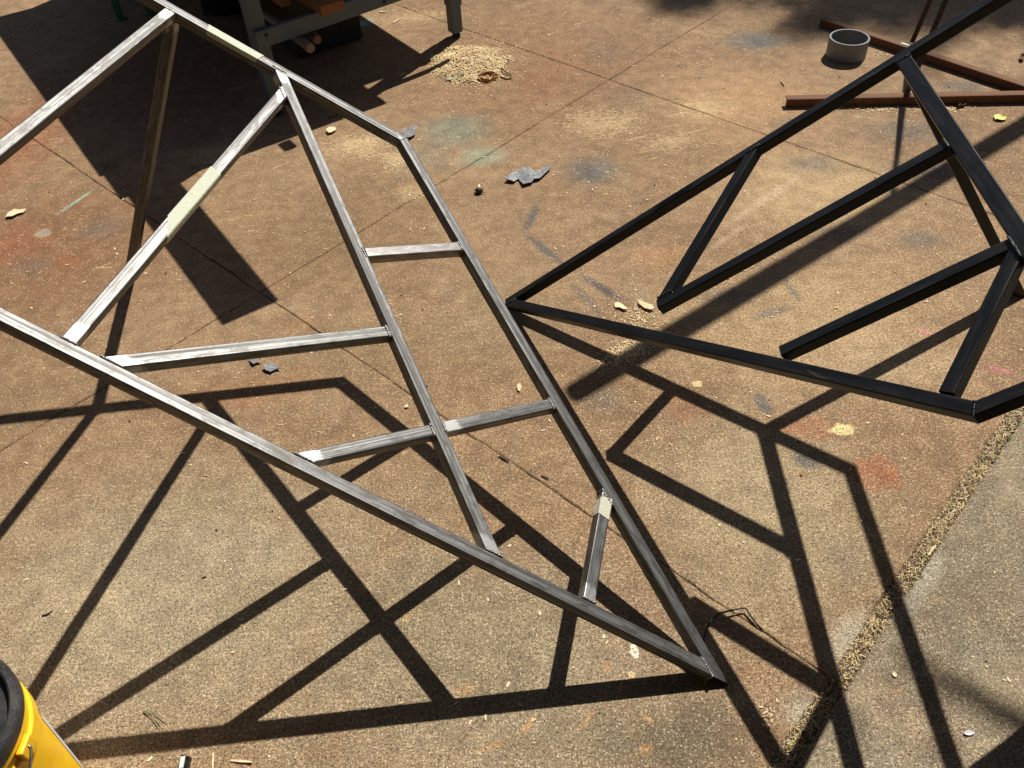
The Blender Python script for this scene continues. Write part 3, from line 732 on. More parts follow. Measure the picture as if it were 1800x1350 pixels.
mH = mitre(H1, tip1 - H1, ST1 - H1)
# outer rails: the right rail runs to the tip and its end is cut in line with the left rail
tube('tube', H1, tip1 + dR * 0.004, N1, f1, m_steel, cp=mH, cq=(tip1 + (dL.cross(N1).normalized() * (-1 if dL.cross(N1).dot(H1 - tip1) > 0 else 1)) * HF, dL.cross(N1)), polish=(0.4, 0.3))
mW = mitre(W1, tip1 - W1, T1 - W1)
tube('tube', W1, tip1, N1, f1, m_steel, cp=mW, cq=side_plane(tip1, dR, N1, L0, HF), polish=(0, 0.5))
bead(f1, m_weld, tip1, dR, N1, L0, -dL, lumps=14, r=0.0034)
tube('tube', ST1, H1, N1, f1, m_steel, cq=mH, polish=(0, 0.5))
tee(f1, m_steel, T1, rE, W1, mW + (True,), N1, m_weld)
tee(f1, m_steel, G1, rE, C1, rL, N1, m_weld)
tee(f1, m_steel, B1, rL, M1, rM, N1, m_weld, polish=(1, 0.1))
tee(f1, m_steel, K1M, rM, K1R, rR, N1, m_weld, polish=(3, 3))
tee(f1, m_steel, K3M, rM, K3R, rR, N1, m_weld, polish=(1, 0.3))
tee(f1, m_steel, N3L, rL, K3M, rM, N1, m_weld, polish=(1, 0.3))
tee(f1, m_steel, SL, rL, SR, rR, N1, m_weld, polish=(0.8, 0.5))
tee(f1, m_steel, A1, rL, BM, rM, N1, m_weld)
bead(f1, m_weld, H1 - N1 * 0.0, (mH[1].cross(N1)), N1, H1 + mH[1], mH[1], wd=0.031, half=TUBE / 2, lumps=12, r=0.0026).location -= mH[1] * HF
# leg under the top corner
lt = T1 - N1 * 0.010 + (H1 - T1).normalized() * 0.004
ltd = (foot1 - lt).normalized()
leg = tube('leg', lt, foot1, (W1 - T1).normalized(), f1, m_steel, cp=(T1 - N1 * HF, N1), cq=((0, 0, 0.001), (0, 0, 1)), polish=(0.7, 0))
mb = MB()
for k in range(16):
    a = 2 * math.pi * k / 16
    e1 = (H1 - T1).normalized(); e2 = N1.cross(e1)
    mb.blob(T1 - N1 * (HF + 0.002) + e1 * 0.016 * max(-0.9, min(0.9, 1.3 * math.cos(a))) + e2 * 0.016 * max(-0.9, min(0.9, 1.3 * math.sin(a))), 0.0032, jit=0.25)
mb.build('weld_bead', m_weld, f1, True)

def tape(parent, p, q, nrm, t0, t1, top_jag0, top_jag1, side_pos, side_neg, mat, w=TUBE, lift=0.0007, seed=1):
    """strip of paper tape folded over a tube between t0 and t1 metres from p; jag*: end offset across the top face"""
    p, q, nrm = V3(p), V3(q), V3(nrm)
    a = (q - p).normalized(); nn = (nrm - a * nrm.dot(a)).normalized(); b = nn.cross(a)
    hw = w / 2 + lift
    prof = []
    if side_neg > 0: prof += [(-hw - 0.0008, hw - side_neg, -1.3), (-hw, hw - side_neg * 0.5, -1.15)]
    prof += [(-hw, hw - 0.003, -1.0), (-hw + 0.0015, hw - 0.0006, -0.95), (-hw + 0.003, hw, -0.85), (-hw * 0.35, hw, -0.35), (hw * 0.35, hw, 0.35), (hw - 0.003, hw, 0.85), (hw - 0.0015, hw - 0.0006, 0.95), (hw, hw - 0.003, 1.0)]
    if side_pos > 0: prof += [(hw, hw - side_pos * 0.5, 1.15), (hw + 0.0012, hw - side_pos, 1.3)]
    n = 14
    vs, fs = [], []
    for i, (x, y, s_) in enumerate(prof):
        j0 = top_jag0(s_) + 0.002 * mnoise.noise(V3((i * 1.7, seed, 0))); j1 = top_jag1(s_) + 0.002 * mnoise.noise(V3((i * 1.9, seed, 4)))
        for k in range(n):
            t = (t0 + j0) + ((t1 + j1) - (t0 + j0)) * k / (n - 1)
            wob = 0.0005 * mnoise.noise(V3((t * 60, i * 0.9, seed)))
            ex = 0.0015 * max(0, mnoise.noise(V3((t * 35, seed, i * 0.2)))) if abs(s_) > 1.2 else 0
            vs.append(p + a * t + b * (x + (ex if x > 0 else -ex)) + nn * (y + wob))
    for i in range(len(prof) - 1):
        for k in range(n - 1):
            fs.append((i * n + k, (i + 1) * n + k, (i + 1) * n + k + 1, i * n + k + 1))
    o = link_mesh('paper_tape', vs, fs, mat, parent, smooth=False)
    md = o.modifiers.new('thickness', 'SOLIDIFY'); md.thickness = 0.0004; md.offset = 0
    return o
TAPEFLIP = False
def along(p, q, x): return (V3(x) - V3(p)).dot((V3(q) - V3(p)).normalized())
# brace A1 -> BM, cream tape with a pointed lower end
tape(f1, A1, BM, N1, along(A1, BM, (-0.7022, 1.5034, 0.6977)), along(A1, BM, (-0.6428, 1.7410, 0.7018)), lambda s: 0.055 * max(0, min(1, (1 - s) / 2)) if TAPEFLIP else 0.055 * max(0, min(1, (s + 1) / 2)) , lambda s: 0.004 * s, 0.020, 0.022, m_tape, seed=3)
tape(f1, ST1, H1, N1, along(ST1, H1, (-0.7170, 2.2469, 0.8190)), along(ST1, H1, (-0.5959, 2.2103, 0.7480)), lambda s: -0.004 * s, lambda s: 0.003 * s, 0.012, 0.012, m_tape, seed=9)
tape(f1, SL, SR, N1, along(SL, SR, (0.1718, 1.1166, 0.1667)), along(SL, SR, (0.1876, 1.1656, 0.1656)), lambda s: 0.003 * s, lambda s: -0.004 * s, 0.02, 0.012, m_tape2, seed=5)

# ---- black painted frame ---------------------------------------------------
N2 = V3((-0.6065, 0.0233, 0.7947)).normalized()
tip2 = V3((0.0068, 2.0367, 0.0214)); U2 = V3((0.9696, 1.9579, 0.7585)); Vc = V3((0.7664, 0.9474, 0.6331)); V2d = V3((0.8254, 0.9417, 0.6782))
S1U = V3((0.6754, 1.9905, 0.5330)); E2 = V3((0.3772, 1.6315, 0.3160)); WU = V3((0.9750, 1.9538, 0.7628)); Q2 = V3((0.9526, 1.5794, 0.7567)); Q3 = V3((0.9356, 1.2389, 0.7536)); E3 = V3((0.5626, 1.2836, 0.4677)); E4 = V3((0.7474, 1.0029, 0.6169))
N3s = V3((1.2398, 1.9324, 0.9655)); X2s = V3((1.2017, 1.2047, 0.9578)); B2a = V3((0.5519, 1.6150, 0.4498)); foot2 = V3((1.5366, 1.9568) + (0,))
Ue = meet(tip2, U2 - tip2, N3s, X2s - N3s)
T2 = meet(Vc, V2d - Vc, N3s, X2s - N3s)
We = meet(WU, Q3 - WU, Vc, V2d - Vc)
f2 = empty('painted_frame', (tip2.x, tip2.y, 0), 'gloss black painted steel tube frame with a pointed tip, standing on a leg', 'metal frame')
dU = (Ue - tip2).normalized()
rU = (tip2, dU); rV = (tip2, Vc - tip2); rW = (WU, Q3 - WU); rB2 = (Q2, E2 - Q2); rV2 = (Vc, T2 - Vc)
mU = mitre(Ue, tip2 - Ue, T2 - Ue); mV = mitre(Vc, tip2 - Vc, T2 - Vc); mT = mitre(T2, Vc - T2, Ue - T2)
tube('tube', tip2 - dU * 0.004, Ue, N2, f2, m_black, cq=mU)
tube('tube', tip2, Vc, N2, f2, m_black, cp=side_plane(tip2, dU, N2, Vc, HF), cq=mV)
bead(f2, m_blackweld, tip2, dU, N2, Vc, Vc - tip2, lumps=11)
tube('tube', Vc, T2, N2, f2, m_black, cp=mV, cq=mT)
tube('tube', Ue, T2, N2, f2, m_black, cp=mU, cq=mT)
WW = 0.034
tee(f2, m_black, WU, rU, We, rV2, N2, m_blackweld, w=WW)
tee(f2, m_black, E2, None, Q2, rW, N2, m_blackweld, halfq=WW / 2)
tee(f2, m_black, V3((0.3862, 1.6380, 0.3227)), rB2, S1U, rU, N2, m_blackweld)
tee(f2, m_black, E3, None, Q3, rW, N2, m_blackweld, halfq=WW / 2)
tee(f2, m_black, E4, None, Q3, rW, N2, m_blackweld, halfq=WW / 2)
mb = MB()
sV = N2.cross(mV[1]).normalized()
for k in range(9):
    mb.blob(Vc + sV * (k / 8 - 0.5) * 0.028 + N2 * HF, 0.0024, jit=0.25)
for k in range(7):
    mb.blob(Vc - sV * (HF + 0.0003) * (1 if (Vc - T2).dot(sV) < 0 else 1) + N2 * (HF - 0.0043 * k), 0.0022, jit=0.25)
mb.build('weld_bead', m_blackweld, f2, True)
lt = V3(WU) - N2 * 0.010
ltd = (foot2 - lt).normalized()
tube('leg', lt, foot2, dU.cross(ltd), f2, m_black, cp=(WU - N2 * HF, N2), cq=((0, 0, 0.001), (0, 0, 1)))

# ------------------------------------------------------------------ workbench at the top left, with timber on its rail
UU = V3((0.8400, 0.5426, 0)); WWv = V3((-0.5426, 0.8400, 0)); ZZ = V3((0, 0, 1))
def uw(u, w_, z): return UU * u + WWv * w_ + ZZ * z
wb = empty('workbench', uw(1.6, 4.3, 0), 'big workbench with blue grey steel legs and a low rail, seen from below its top', 'workbench')
def slabbox(name, u0, u1, w0, w1, z0, z1, mat, parent, r=0.003):
    mb = MB(); mb.bevbox(uw((u0 + u1) / 2, (w0 + w1) / 2, (z0 + z1) / 2), UU * (u1 - u0) / 2, WWv * (w1 - w0) / 2, ZZ * (z1 - z0) / 2, r)
    return mb.build(name, mat, parent)
slabbox('bench_top', 0.945, 2.369, 3.572, 5.503, 0.862, 0.884, m_ply, wb)
slabbox('front_apron', 0.957, 2.075, 3.362, 3.570, 0.855, 0.880, m_blue, wb)
def post(u, w_, z0, z1, half, parent, name='leg'):
    mb = MB(); mb.bevbox(uw(u, w_, (z0 + z1) / 2), UU * half, WWv * half, ZZ * (z1 - z0) / 2, 0.004)
    o = mb.build(name, m_blue, parent)
    mb = MB(); mb.tubepath([uw(u, w_, z0 + 0.002), uw(u, w_, z0 - 0.008), uw(u + 0.004, w_ - 0.004, 0.0)], [0.012, 0.017, 0.020], 10)
    mb.build('rubber_foot', m_rubber, o)
    return o
lr = post(2.055, 3.475, 0.022, 0.860, 0.026, wb)
mb = MB(); mb.bevbox(uw(2.055, 3.475, 0.50), UU * 0.030, WWv * 0.030, ZZ * 0.355, 0.003); mb.build('leg_sleeve', m_blue, wb)
post(1.078, 3.325, 0.022, 0.858, 0.030, wb)
post(1.02, 5.40, 0.022, 0.860, 0.034, wb); post(2.29, 5.40, 0.022, 0.860, 0.034, wb)
mb = MB()
a, b = uw(1.05, 3.284, 0.332), uw(2.09, 3.352, 0.332)
d = (b - a).normalized(); sd = ZZ.cross(d)
mb.bevbox((a + b) / 2, d * (b - a).length / 2, sd * 0.012, ZZ * 0.032, 0.002)
rail = mb.build('rail', m_blue, wb)
for px_, z_ in ((1.15, 0.345), (1.56, 0.352), (1.62, 0.318)):
    t_ = (px_ - 1.112) / (2.024 - 1.112)
    c = a.lerp(b, t_); c.z = z_
    mb = MB(); mb.tubepath([c - sd * 0.0122, c - sd * 0.0165], 0.007, 10); mb.build('bolt', m_rubber, rail)
slabbox('shade_shelf', 1.33, 2.03, 3.45, 4.48, 0.344, 0.362, m_brownwood, wb)  # board added to darken the ground under the bench
slabbox('rail', 1.05, 2.33, 5.30, 5.33, 0.27, 0.334, m_blue, wb)
slabbox('side_rail', 2.275, 2.305, 3.52, 5.30, 0.68, 0.74, m_blue, wb)
c = V3((-0.8241, 3.1150) + (0,)) + SUN * (0.868 / SUN.z)
mb = MB(); mb.bevbox(c, UU * 0.022, WWv * 0.035, ZZ * 0.012, 0.002); mb.build('clamp_bar', m_rubber, wb)

def plank(u0, u1, w0, w1, z0, z1, mat, label):
    mb = MB(); c = uw((u0 + u1) / 2, (w0 + w1) / 2, 0)
    o = empty('plank', c)
    mb.bevbox(uw((u0 + u1) / 2, (w0 + w1) / 2, (z0 + z1) / 2), UU * (u1 - u0) / 2, WWv * (w1 - w0) / 2, ZZ * (z1 - z0) / 2, 0.002)
    bpy.data.objects.remove(o)
    o = mb.build('timber_plank', mat)
    return tag(o, label, 'plank', 'timber planks stored on the workbench rail')
plank(1.318, 1.420, 3.235, 4.75, 0.366, 0.404, m_orangewood, 'orange brown plank with a dark sawn end lying over the bench rail')
plank(1.235, 1.275, 3.42, 4.9, 0.366, 0.46, m_orangewood, 'narrow orange board standing on edge left of the flat plank')
plank(1.13, 1.22, 3.56, 5.0, 0.366, 0.43, m_brownwood, 'dark brown beam lying behind the blue bench leg')
plank(1.435, 1.56, 3.47, 4.9, 0.366, 0.404, m_brownwood, 'broad brown plank right of the orange plank on the rail')
o = plank(1.002, 1.182, 2.455, 4.6, 0.886, 0.905, m_ply, 'long loose board lying on the bench top with its end sticking out')
o['group'] = 'boards on the bench top'
for (u_, w_, rr, lab) in ((1.232, 3.205, 0.0185, 'round wooden pole with a grey end, the lower of two by the bench leg'), (1.290, 3.262, 0.0175, 'round wooden pole with a reddish end, the upper of two by the bench leg')):
    mb = MB(); pts = [uw(u_ + 0.004 * math.sin(i * 1.3), w_ + 1.4 * i / 8, 0.262 + rr - 0.006) for i in range(9)]
    mb.tubepath(pts, rr, 14)
    tag(mb.build('wooden_pole', m_dowel if u_ < 1.25 else m_brownwood, smooth=False), lab, 'pole', 'round wooden poles on the bench rail')

mb = MB(); mb.bevbox(uw(1.72, 4.95, 0.36), UU * 0.50, WWv * 0.42, ZZ * 0.36, 0.004)
tag(mb.build('shade_crate', m_brownwood), 'made-up brown crate under the back of the workbench, blocking light', 'crate')  # added to keep light from coming in behind the bench
mb = MB(); mb.bevbox(uw(1.54, 4.10, 0.165), UU * 0.165, WWv * 0.36, ZZ * 0.160, 0.004)
tag(mb.build('shade_box', m_rubber), 'added low black box that darkens the space under the bench rail', 'box')  # black block put in to deepen the dark under the bench
# things in the shade beyond the bench leg
c = V3((-1.3336, 4.5475) + (0,))
pot = MB(); pot.lathe(c, [(0.0, 0.002), (0.105, 0.002), (0.112, 0.010), (0.128, 0.17), (0.136, 0.17), (0.136, 0.195), (0.126, 0.195), (0.124, 0.172), (0.105, 0.012), (0.0, 0.012)], 36)
tag(pot.build('plastic_pot', m_blackpl, smooth=True), 'round black plastic pot standing in the shade behind the bench leg', 'pot')
gs = empty('green_stand', (-1.8500, 4.6290) + (0,), 'small green metal stand in the shade left of the black pot', 'stand')
for q in ((-1.8552, 4.4864), (-1.7110, 4.5205), (-2.0691, 5.0053), (-1.9029, 5.0270)):
    mb = MB(); bb = V3(q + (0,)); mb.bevbox(bb + ZZ * 0.20, V3((0.017, 0, 0)), V3((0, 0.006, 0)), ZZ * 0.20, 0.001)
    mb.bevbox(bb + ZZ * 0.004, V3((0.026, 0, 0)), V3((0, 0.02, 0)), ZZ * 0.004, 0.001)
    mb.build('leg', m_green, gs)
mb = MB(); mb.bevbox(V3((-1.8833, 4.7539) + (0,)) + ZZ * 0.406, V3((0.13, 0, 0)), V3((0, 0.13, 0)), ZZ * 0.006, 0.002); mb.build('stand_top', m_green, gs)

# ------------------------------------------------------------------ rusty stand at the top right
rs = empty('rusty_stand', (1.8039, 3.3190) + (0,), 'rusty angle iron stand with two leaning rods at the top right', 'metal stand')
def angle_iron(p, q, mat):
    p, q = V3(p + (0,)), V3(q + (0,)); d = (q - p).normalized(); s_ = ZZ.cross(d)
    if s_.y < 0: s_ = -s_
    q = q + d * 0.22
    mb = MB()
    c = (p + q) / 2; hl = (q - p).length / 2
    mb.bevbox(c + ZZ * 0.018, d * hl, s_ * 0.0025, ZZ * 0.0175, 0.0008)
    mb.bevbox(c + ZZ * 0.0335 + s_ * 0.0175, d * hl, s_ * 0.0148, ZZ * 0.0022, 0.0008)
    return mb.build('angle_iron', mat, rs)
angle_iron((1.5034, 3.8863), (2.0963, 3.1415), m_rusty)
angle_iron((1.1547, 3.1668), (2.0696, 3.0838), m_rusty)
apex = V3((2.29, 3.845, 2.20))
for q in ((1.8273, 3.6288), (1.6113, 3.1303)):
    b_ = V3(q + (0.02,)); top = V3((2.262, 3.823, 2.18))
    mb = MB(); mb.tubepath([b_, b_.lerp(top, 0.5) + V3((0.003, 0, 0)), top], 0.0105, 8); mb.build('rod', m_rod, rs)
pd = V3((0.8238, 0.5669, 0)); p0 = V3((1.1108, 3.0310, 2.205))
mb = MB(); mb.tubepath([p0 + pd * 2.9 * i / 8 for i in range(9)], [0.036, 0.040, 0.041, 0.042, 0.042, 0.042, 0.042, 0.042, 0.042], 14); mb.build('top_pole', m_brownwood, rs)
c = V3((1.7755, 3.5826, 0.0362))
mb = MB()
d_ = (V3((2.0963, 3.1415) + (0,)) - V3((1.5034, 3.8863) + (0,))).normalized()
mb.add([c + d_ * 0.020 * math.cos(k * math.pi / 4) * (1 + 0.3 * R()) + V3((-d_.y, d_.x, 0)) * 0.006 * math.sin(k * math.pi / 4) for k in range(8)], [tuple(range(8))])
mb.build('paint_dab', m_chalk, rs)

# grey pipe ring
c = V3((1.5268, 3.5818) + (0,))
mb = MB(); ro, ri, hh = 0.083, 0.0745, 0.082
mb.lathe(c, [(ro - 0.001, 0.001), (ro, 0.002), (ro, hh - 0.0015), (ro - 0.0015, hh), (ri + 0.0015, hh), (ri, hh - 0.0015), (ri, 0.001), (ro - 0.001, 0.001)], 64)
o = mb.build('pipe_ring', m_pvc)
for i, f in enumerate(o.data.polygons): f.use_smooth = True
o.data.set_sharp_from_angle(angle=math.radians(35))
tag(o, 'short cut ring of grey plastic pipe standing on the slab', 'pipe')

# ------------------------------------------------------------------ yellow bucket at the lower left corner
bc = V3((-0.985, 0.628, 0.0))
bk = empty('yellow_bucket', bc, 'yellow plastic bucket with a black lid at the lower left corner', 'bucket')
H = 0.37
mb = MB(); mb.lathe(bc, [(0.0, 0.001), (0.118, 0.001), (0.124, 0.006), (0.139, H - 0.085), (0.1455, H - 0.082), (0.1465, H - 0.055), (0.1415, H - 0.05), (0.143, H - 0.03), (0.1475, H - 0.028), (0.148, H - 0.006), (0.142, H - 0.004)], 96)
o = mb.build('body', m_yellow, bk, smooth=True); o.data.set_sharp_from_angle(angle=math.radians(30))
mb = MB(); mb.lathe(bc, [(0.149, H - 0.016), (0.150, H + 0.003), (0.147, H + 0.008), (0.137, H + 0.009), (0.1335, H + 0.006), (0.132, H - 0.008), (0.112, H - 0.010), (0.1105, H - 0.013)], 96)
o = mb.build('lid', m_blackpl, bk, smooth=True); o.data.set_sharp_from_angle(angle=math.radians(30))
mb2 = MB(); mb2.lathe(bc, [(0.1103, H - 0.0132), (0.05, H - 0.0125), (0.0, H - 0.012)], 64); mb2.build('lid_panel', m_dusty, o, smooth=True)
lb = MB(); n = 26; vs = []
for k in range(n + 1):
    a = math.radians(34 + 50 * k / n)
    for z in (0.03, 0.245):
        rr = 0.124 + (0.139 - 0.124) * (z - 0.006) / (H - 0.085 - 0.006) + 0.0009
        vs.append(bc + V3((rr * math.cos(a), rr * math.sin(a), z)))
lb.add(vs, [(2 * k, 2 * k + 2, 2 * k + 3, 2 * k + 1) for k in range(n)])
lb.build('label', m_label, bk)
ea = math.radians(-3)
er = V3((math.cos(ea), math.sin(ea), 0)); et = V3((-er.y, er.x, 0))
mb = MB(); mb.bevbox(bc + er * 0.150 + ZZ * (H - 0.046), er * 0.006, et * 0.018, ZZ * 0.014, 0.003)
mb.build('handle_ear', m_yellow, bk)
pts = []
for k in range(15):
    t = k / 14
    an = ea - t * math.radians(100)
    rr = 0.158 + 0.004 * math.sin(t * 3)
    drop = 0.13 * math.sin(min(1, t * 1.15) * math.pi / 2)
    pts.append(bc + V3((rr * math.cos(an), rr * math.sin(an), H - 0.046 - drop)))
pts = [bc + er * 0.148 + ZZ * (H - 0.046), bc + er * 0.156 + ZZ * (H - 0.041)] + pts
mb = MB(); mb.tubepath(pts, 0.0024, 8); mb.build('handle', m_wire, bk, smooth=True)

# ------------------------------------------------------------------ sawdust, chips, litter
def pile_h(x, y):
    return 0
pc = V3((-0.0967, 3.7348) + (0,))
mb = MB()
def in_pile(x, y):
    d = math.hypot(x / 0.175, y / 0.19)
    return d + 0.35 * mnoise.noise(V3((x * 14, y * 14, 2.0)))
cnt = 0
while cnt < 5000:
    x, y = (R() - 0.5) * 0.5, (R() - 0.5) * 0.52
    d = in_pile(x, y)
    if d > 0.70 + 0.35 * R(): continue
    cnt += 1
    hgt = 0.018 * max(0, 1 - d * d) * (0.75 + 0.5 * mnoise.noise(V3((x * 30, y * 30, 7))))
    flake(mb, (pc.x + x - y * 0.15, pc.y + y + x * 0.18, 0.001 + hgt * (0.4 + 0.6 * R())), 0.004 + 0.010 * R() ** 1.5, 0.0028 + 0.004 * R(), R() * 6.28, 1.1 * (R() - 0.3), 1.0 * R(), mi=0 if R() < 0.78 else (1 if R() < 0.8 else 2))
for i in range(1100):   # thin fringe
    a = R() * 6.28; rr = 0.17 + random.gauss(0.0, 0.07)
    flake(mb, (pc.x + math.cos(a) * rr, pc.y + math.sin(a) * rr * 1.1, 0.0012), 0.004 + 0.005 * R(), 0.002 + 0.003 * R(), R() * 6.28, 0.2, 0.3 * R(), mi=0)
tag(mb.build('sawdust_pile', [m_dust, m_chip, m_straw2]), 'heap of pale wood shavings beside the bench foot', 'sawdust', kind='stuff')

mb = MB()
def strew(cx, cy, sx, sy, ang, n, L=(0.003, 0.008), W=(0.002, 0.004), mats=(0, 0, 1)):
    ca, sa = math.cos(ang), math.sin(ang)
    for i in range(n):
        a, b_ = random.gauss(0, sx), random.gauss(0, sy)
        flake(mb, (cx + a * ca - b_ * sa, cy + a * sa + b_ * ca, 0.0013 + 0.0015 * R()), L[0] + (L[1] - L[0]) * R() ** 1.5, W[0] + (W[1] - W[0]) * R(), R() * 6.28, 0.3 * R(), 0.4 * R(), mi=random.choice(mats))
def strew_line(p, q, wd, n, **k):
    p, q = V3(p + (0,)), V3(q + (0,)); c = (p + q) / 2; d = q - p
    strew(c.x, c.y, d.length / 3.4, wd, math.atan2(d.y, d.x), n, **k)
strew_line((0.4988, 2.0112), (1.0096, 2.3421), 0.010, 700)
strew_line((0.2781, 1.7684), (0.4066, 1.8650), 0.022, 620)
strew_line((0.3107, 1.9632), (0.4497, 1.9239), 0.05, 160, L=(0.004, 0.012))
strew_line((-0.6128, 3.1373), (-0.4677, 2.9903), 0.06, 420, L=(0.002, 0.006))
strew_line((-0.4138, 3.0047), (-0.3533, 2.8744), 0.03, 200, L=(0.002, 0.006))
strew_line((1.3930, 3.1309), (1.6261, 3.0911), 0.012, 160, L=(0.004, 0.016))
strew_line((1.7061, 3.0669), (1.8416, 3.0721), 0.012, 90, L=(0.004, 0.016))
strew_line((1.6589, 3.5796), (1.6965, 3.5463), 0.012, 40, L=(0.004, 0.012), mats=(1, 2))
strew_line((-0.3052, 2.7145), (-0.2732, 2.6740), 0.03, 40, L=(0.002, 0.006))
strew_line((-0.5914, 4.4234), (-0.3285, 4.2109), 0.06, 200, L=(0.002, 0.007))
strew_line((0.4057, 3.1665), (0.5704, 3.0553), 0.08, 160, L=(0.002, 0.006))
strew_line((0.4589, 0.7368), (0.4793, 0.7273), 0.02, 30, L=(0.003, 0.010), mats=(2, 1))
tag(mb.build('wood_dust', [m_dust, m_chip, m_straw2]), 'loose strips of sawdust and chips lying along the black frame', 'sawdust', kind='stuff')

# fine litter over the whole yard
mb = MB()
for i in range(5600):
    x, y = -2.9 + 5.9 * R(), 0.35 + 4.9 * R()
    far = (y - 0.4) / 4.6
    if R() > 0.12 + 0.75 * far: continue
    q = R()
    if q < 0.8:
        flake(mb, (x, y, 0.0016), 0.004 + 0.010 * R() ** 2, 0.0024 + 0.0036 * R(), R() * 6.28, 0.2 * R(), 0.3 * R(), mi=0 if R() < 0.75 else 1)
    elif q < 0.9:
        flake(mb, (x, y, 0.0014), 0.012 + 0.03 * R(), 0.0012, R() * 6.28, 0.05, 0.1 * R(), mi=1)
    else:
        mb.blob((x, y, 0.0012), 0.0015 + 0.0022 * R(), (1, 1, 0.7), 0.3, 2)
tag(mb.build('yard_litter', [m_chip, m_straw, m_twig]), 'fine wood crumbs and grit scattered over the concrete', 'litter', kind='stuff')

def slab_chip(name, outline, z, th, mat, label, cat, group=None, warp=0.002):
    pts = [V3(p + (0,)) for p in outline]
    c = sum(pts, V3()) / len(pts)
    n = len(pts); vs = []
    for p in pts: vs.append((p.x, p.y, z + th + warp * (0.5 + mnoise.noise(V3((p.x * 40, p.y * 40, 1))))))
    for p in pts: vs.append((p.x + (c.x - p.x) * 0.02, p.y + (c.y - p.y) * 0.02, z))
    top = (c.x, c.y, z + th + warp * 1.6)
    vs.append(top)
    fs = [(i, (i + 1) % n, 2 * n) for i in range(n)] + [(i, i + n, (i + 1) % n + n, (i + 1) % n) for i in range(n)] + [tuple(range(n, 2 * n))[::-1]]
    o = link_mesh(name, vs, fs, mat)
    bm = bmesh.new(); bm.from_mesh(o.data); bmesh.ops.triangulate(bm, faces=[f for f in bm.faces if len(f.verts) > 4]); bmesh.ops.recalc_face_normals(bm, faces=bm.faces[:]); bm.to_mesh(o.data); bm.free()
    return tag(o, label, cat, group)
def scrap(outline, mat, label, lift=0.007, th=0.0022, group='torn scraps of grey sheet metal', name='scrap_sheet', cat='metal scrap'):
    """flat torn sheet, triangulated, standing a few millimetres proud of the slab"""
    bm = bmesh.new()
    vs = [bm.verts.new((p[0], p[1], 0)) for p in outline]
    f = bm.faces.new(vs)
    bmesh.ops.triangulate(bm, faces=[f])
    bmesh.ops.subdivide_edges(bm, edges=bm.edges[:], cuts=2, use_grid_fill=True)
    for v in bm.verts:
        v.co.z = lift + th + 0.006 * mnoise.noise(V3((v.co.x * 22, v.co.y * 22, 3)))
    r = bmesh.ops.solidify(bm, geom=bm.faces[:], thickness=th)
    bmesh.ops.recalc_face_normals(bm, faces=bm.faces[:])
    me = bpy.data.meshes.new(name); bm.to_mesh(me); bm.free()
    me.materials.append(mat)
    o = bpy.data.objects.new(name, me); COL.objects.link(o)
    return tag(o, label, cat, group)
scrap([(0.0217, 2.7522), (0.0486, 2.7953), (0.0943, 2.8253), (0.1115, 2.8311), (0.1289, 2.8054), (0.1344, 2.7930), (0.1857, 2.8342), (0.1947, 2.8133), (0.1480, 2.7451), (0.1269, 2.7399), (0.1175, 2.7220), (0.0860, 2.7106), (0.0698, 2.7581), (0.0543, 2.7370)], m_scrap, 'large jagged grey metal scrap lying in the middle of the concrete')
scrap([(-0.3762, 3.1433), (-0.3662, 3.1735), (-0.3348, 3.1832), (-0.3122, 3.1894), (-0.3191, 3.1228), (-0.3361, 3.0984), (-0.3493, 3.0913)], m_scrap, 'small grey metal scrap beside the bent corner of the steel frame')
scrap([(-0.7651, 1.8785), (-0.7527, 1.8846), (-0.7379, 1.8760), (-0.7254, 1.8603), (-0.7373, 1.8614), (-0.7458, 1.8526), (-0.7558, 1.8631)], m_scrap, 'smaller flake of grey scrap tucked under the long left crossbar of the steel frame', 0.003, 0.0015)
scrap([(-0.7169, 1.8381), (-0.7074, 1.8515), (-0.6880, 1.8545), (-0.6643, 1.8285), (-0.6773, 1.8273), (-0.6906, 1.8168), (-0.7067, 1.8253)], m_scrap, 'flaky grey metal scrap just below the long left crossbar of the steel frame', 0.005, 0.0018)

# gumnut, wood curls, leaves, twigs, wire
c = V3((-0.0749, 2.6918) + (0,))
gn = empty('gumnut', c, 'dark round gumnut with a pale broken stalk on the concrete', 'seed pod')
mb = MB(); mb.blob(c + ZZ * 0.011, 0.0135, (1, 1, 0.85), 0.06, 0, 2); mb.build('nut', m_nut, gn, True)
mb = MB(); mb.tubepath([c + V3((0, 0.008, 0.013)), c + V3((0.002, 0.022, 0.012)), c + V3((0.001, 0.036, 0.009))], [0.0055, 0.0045, 0.0048], 8); mb.build('stalk', m_chip, gn)
for a in (0.4, -0.5, 2.5):
    mb = MB(); mb.tubepath([c + V3((0.009 * math.cos(a), 0.009 * math.sin(a), 0.010)), c + V3((0.021 * math.cos(a), 0.021 * math.sin(a), 0.006))], [0.003, 0.001], 5); mb.build('spur', m_nut, gn)

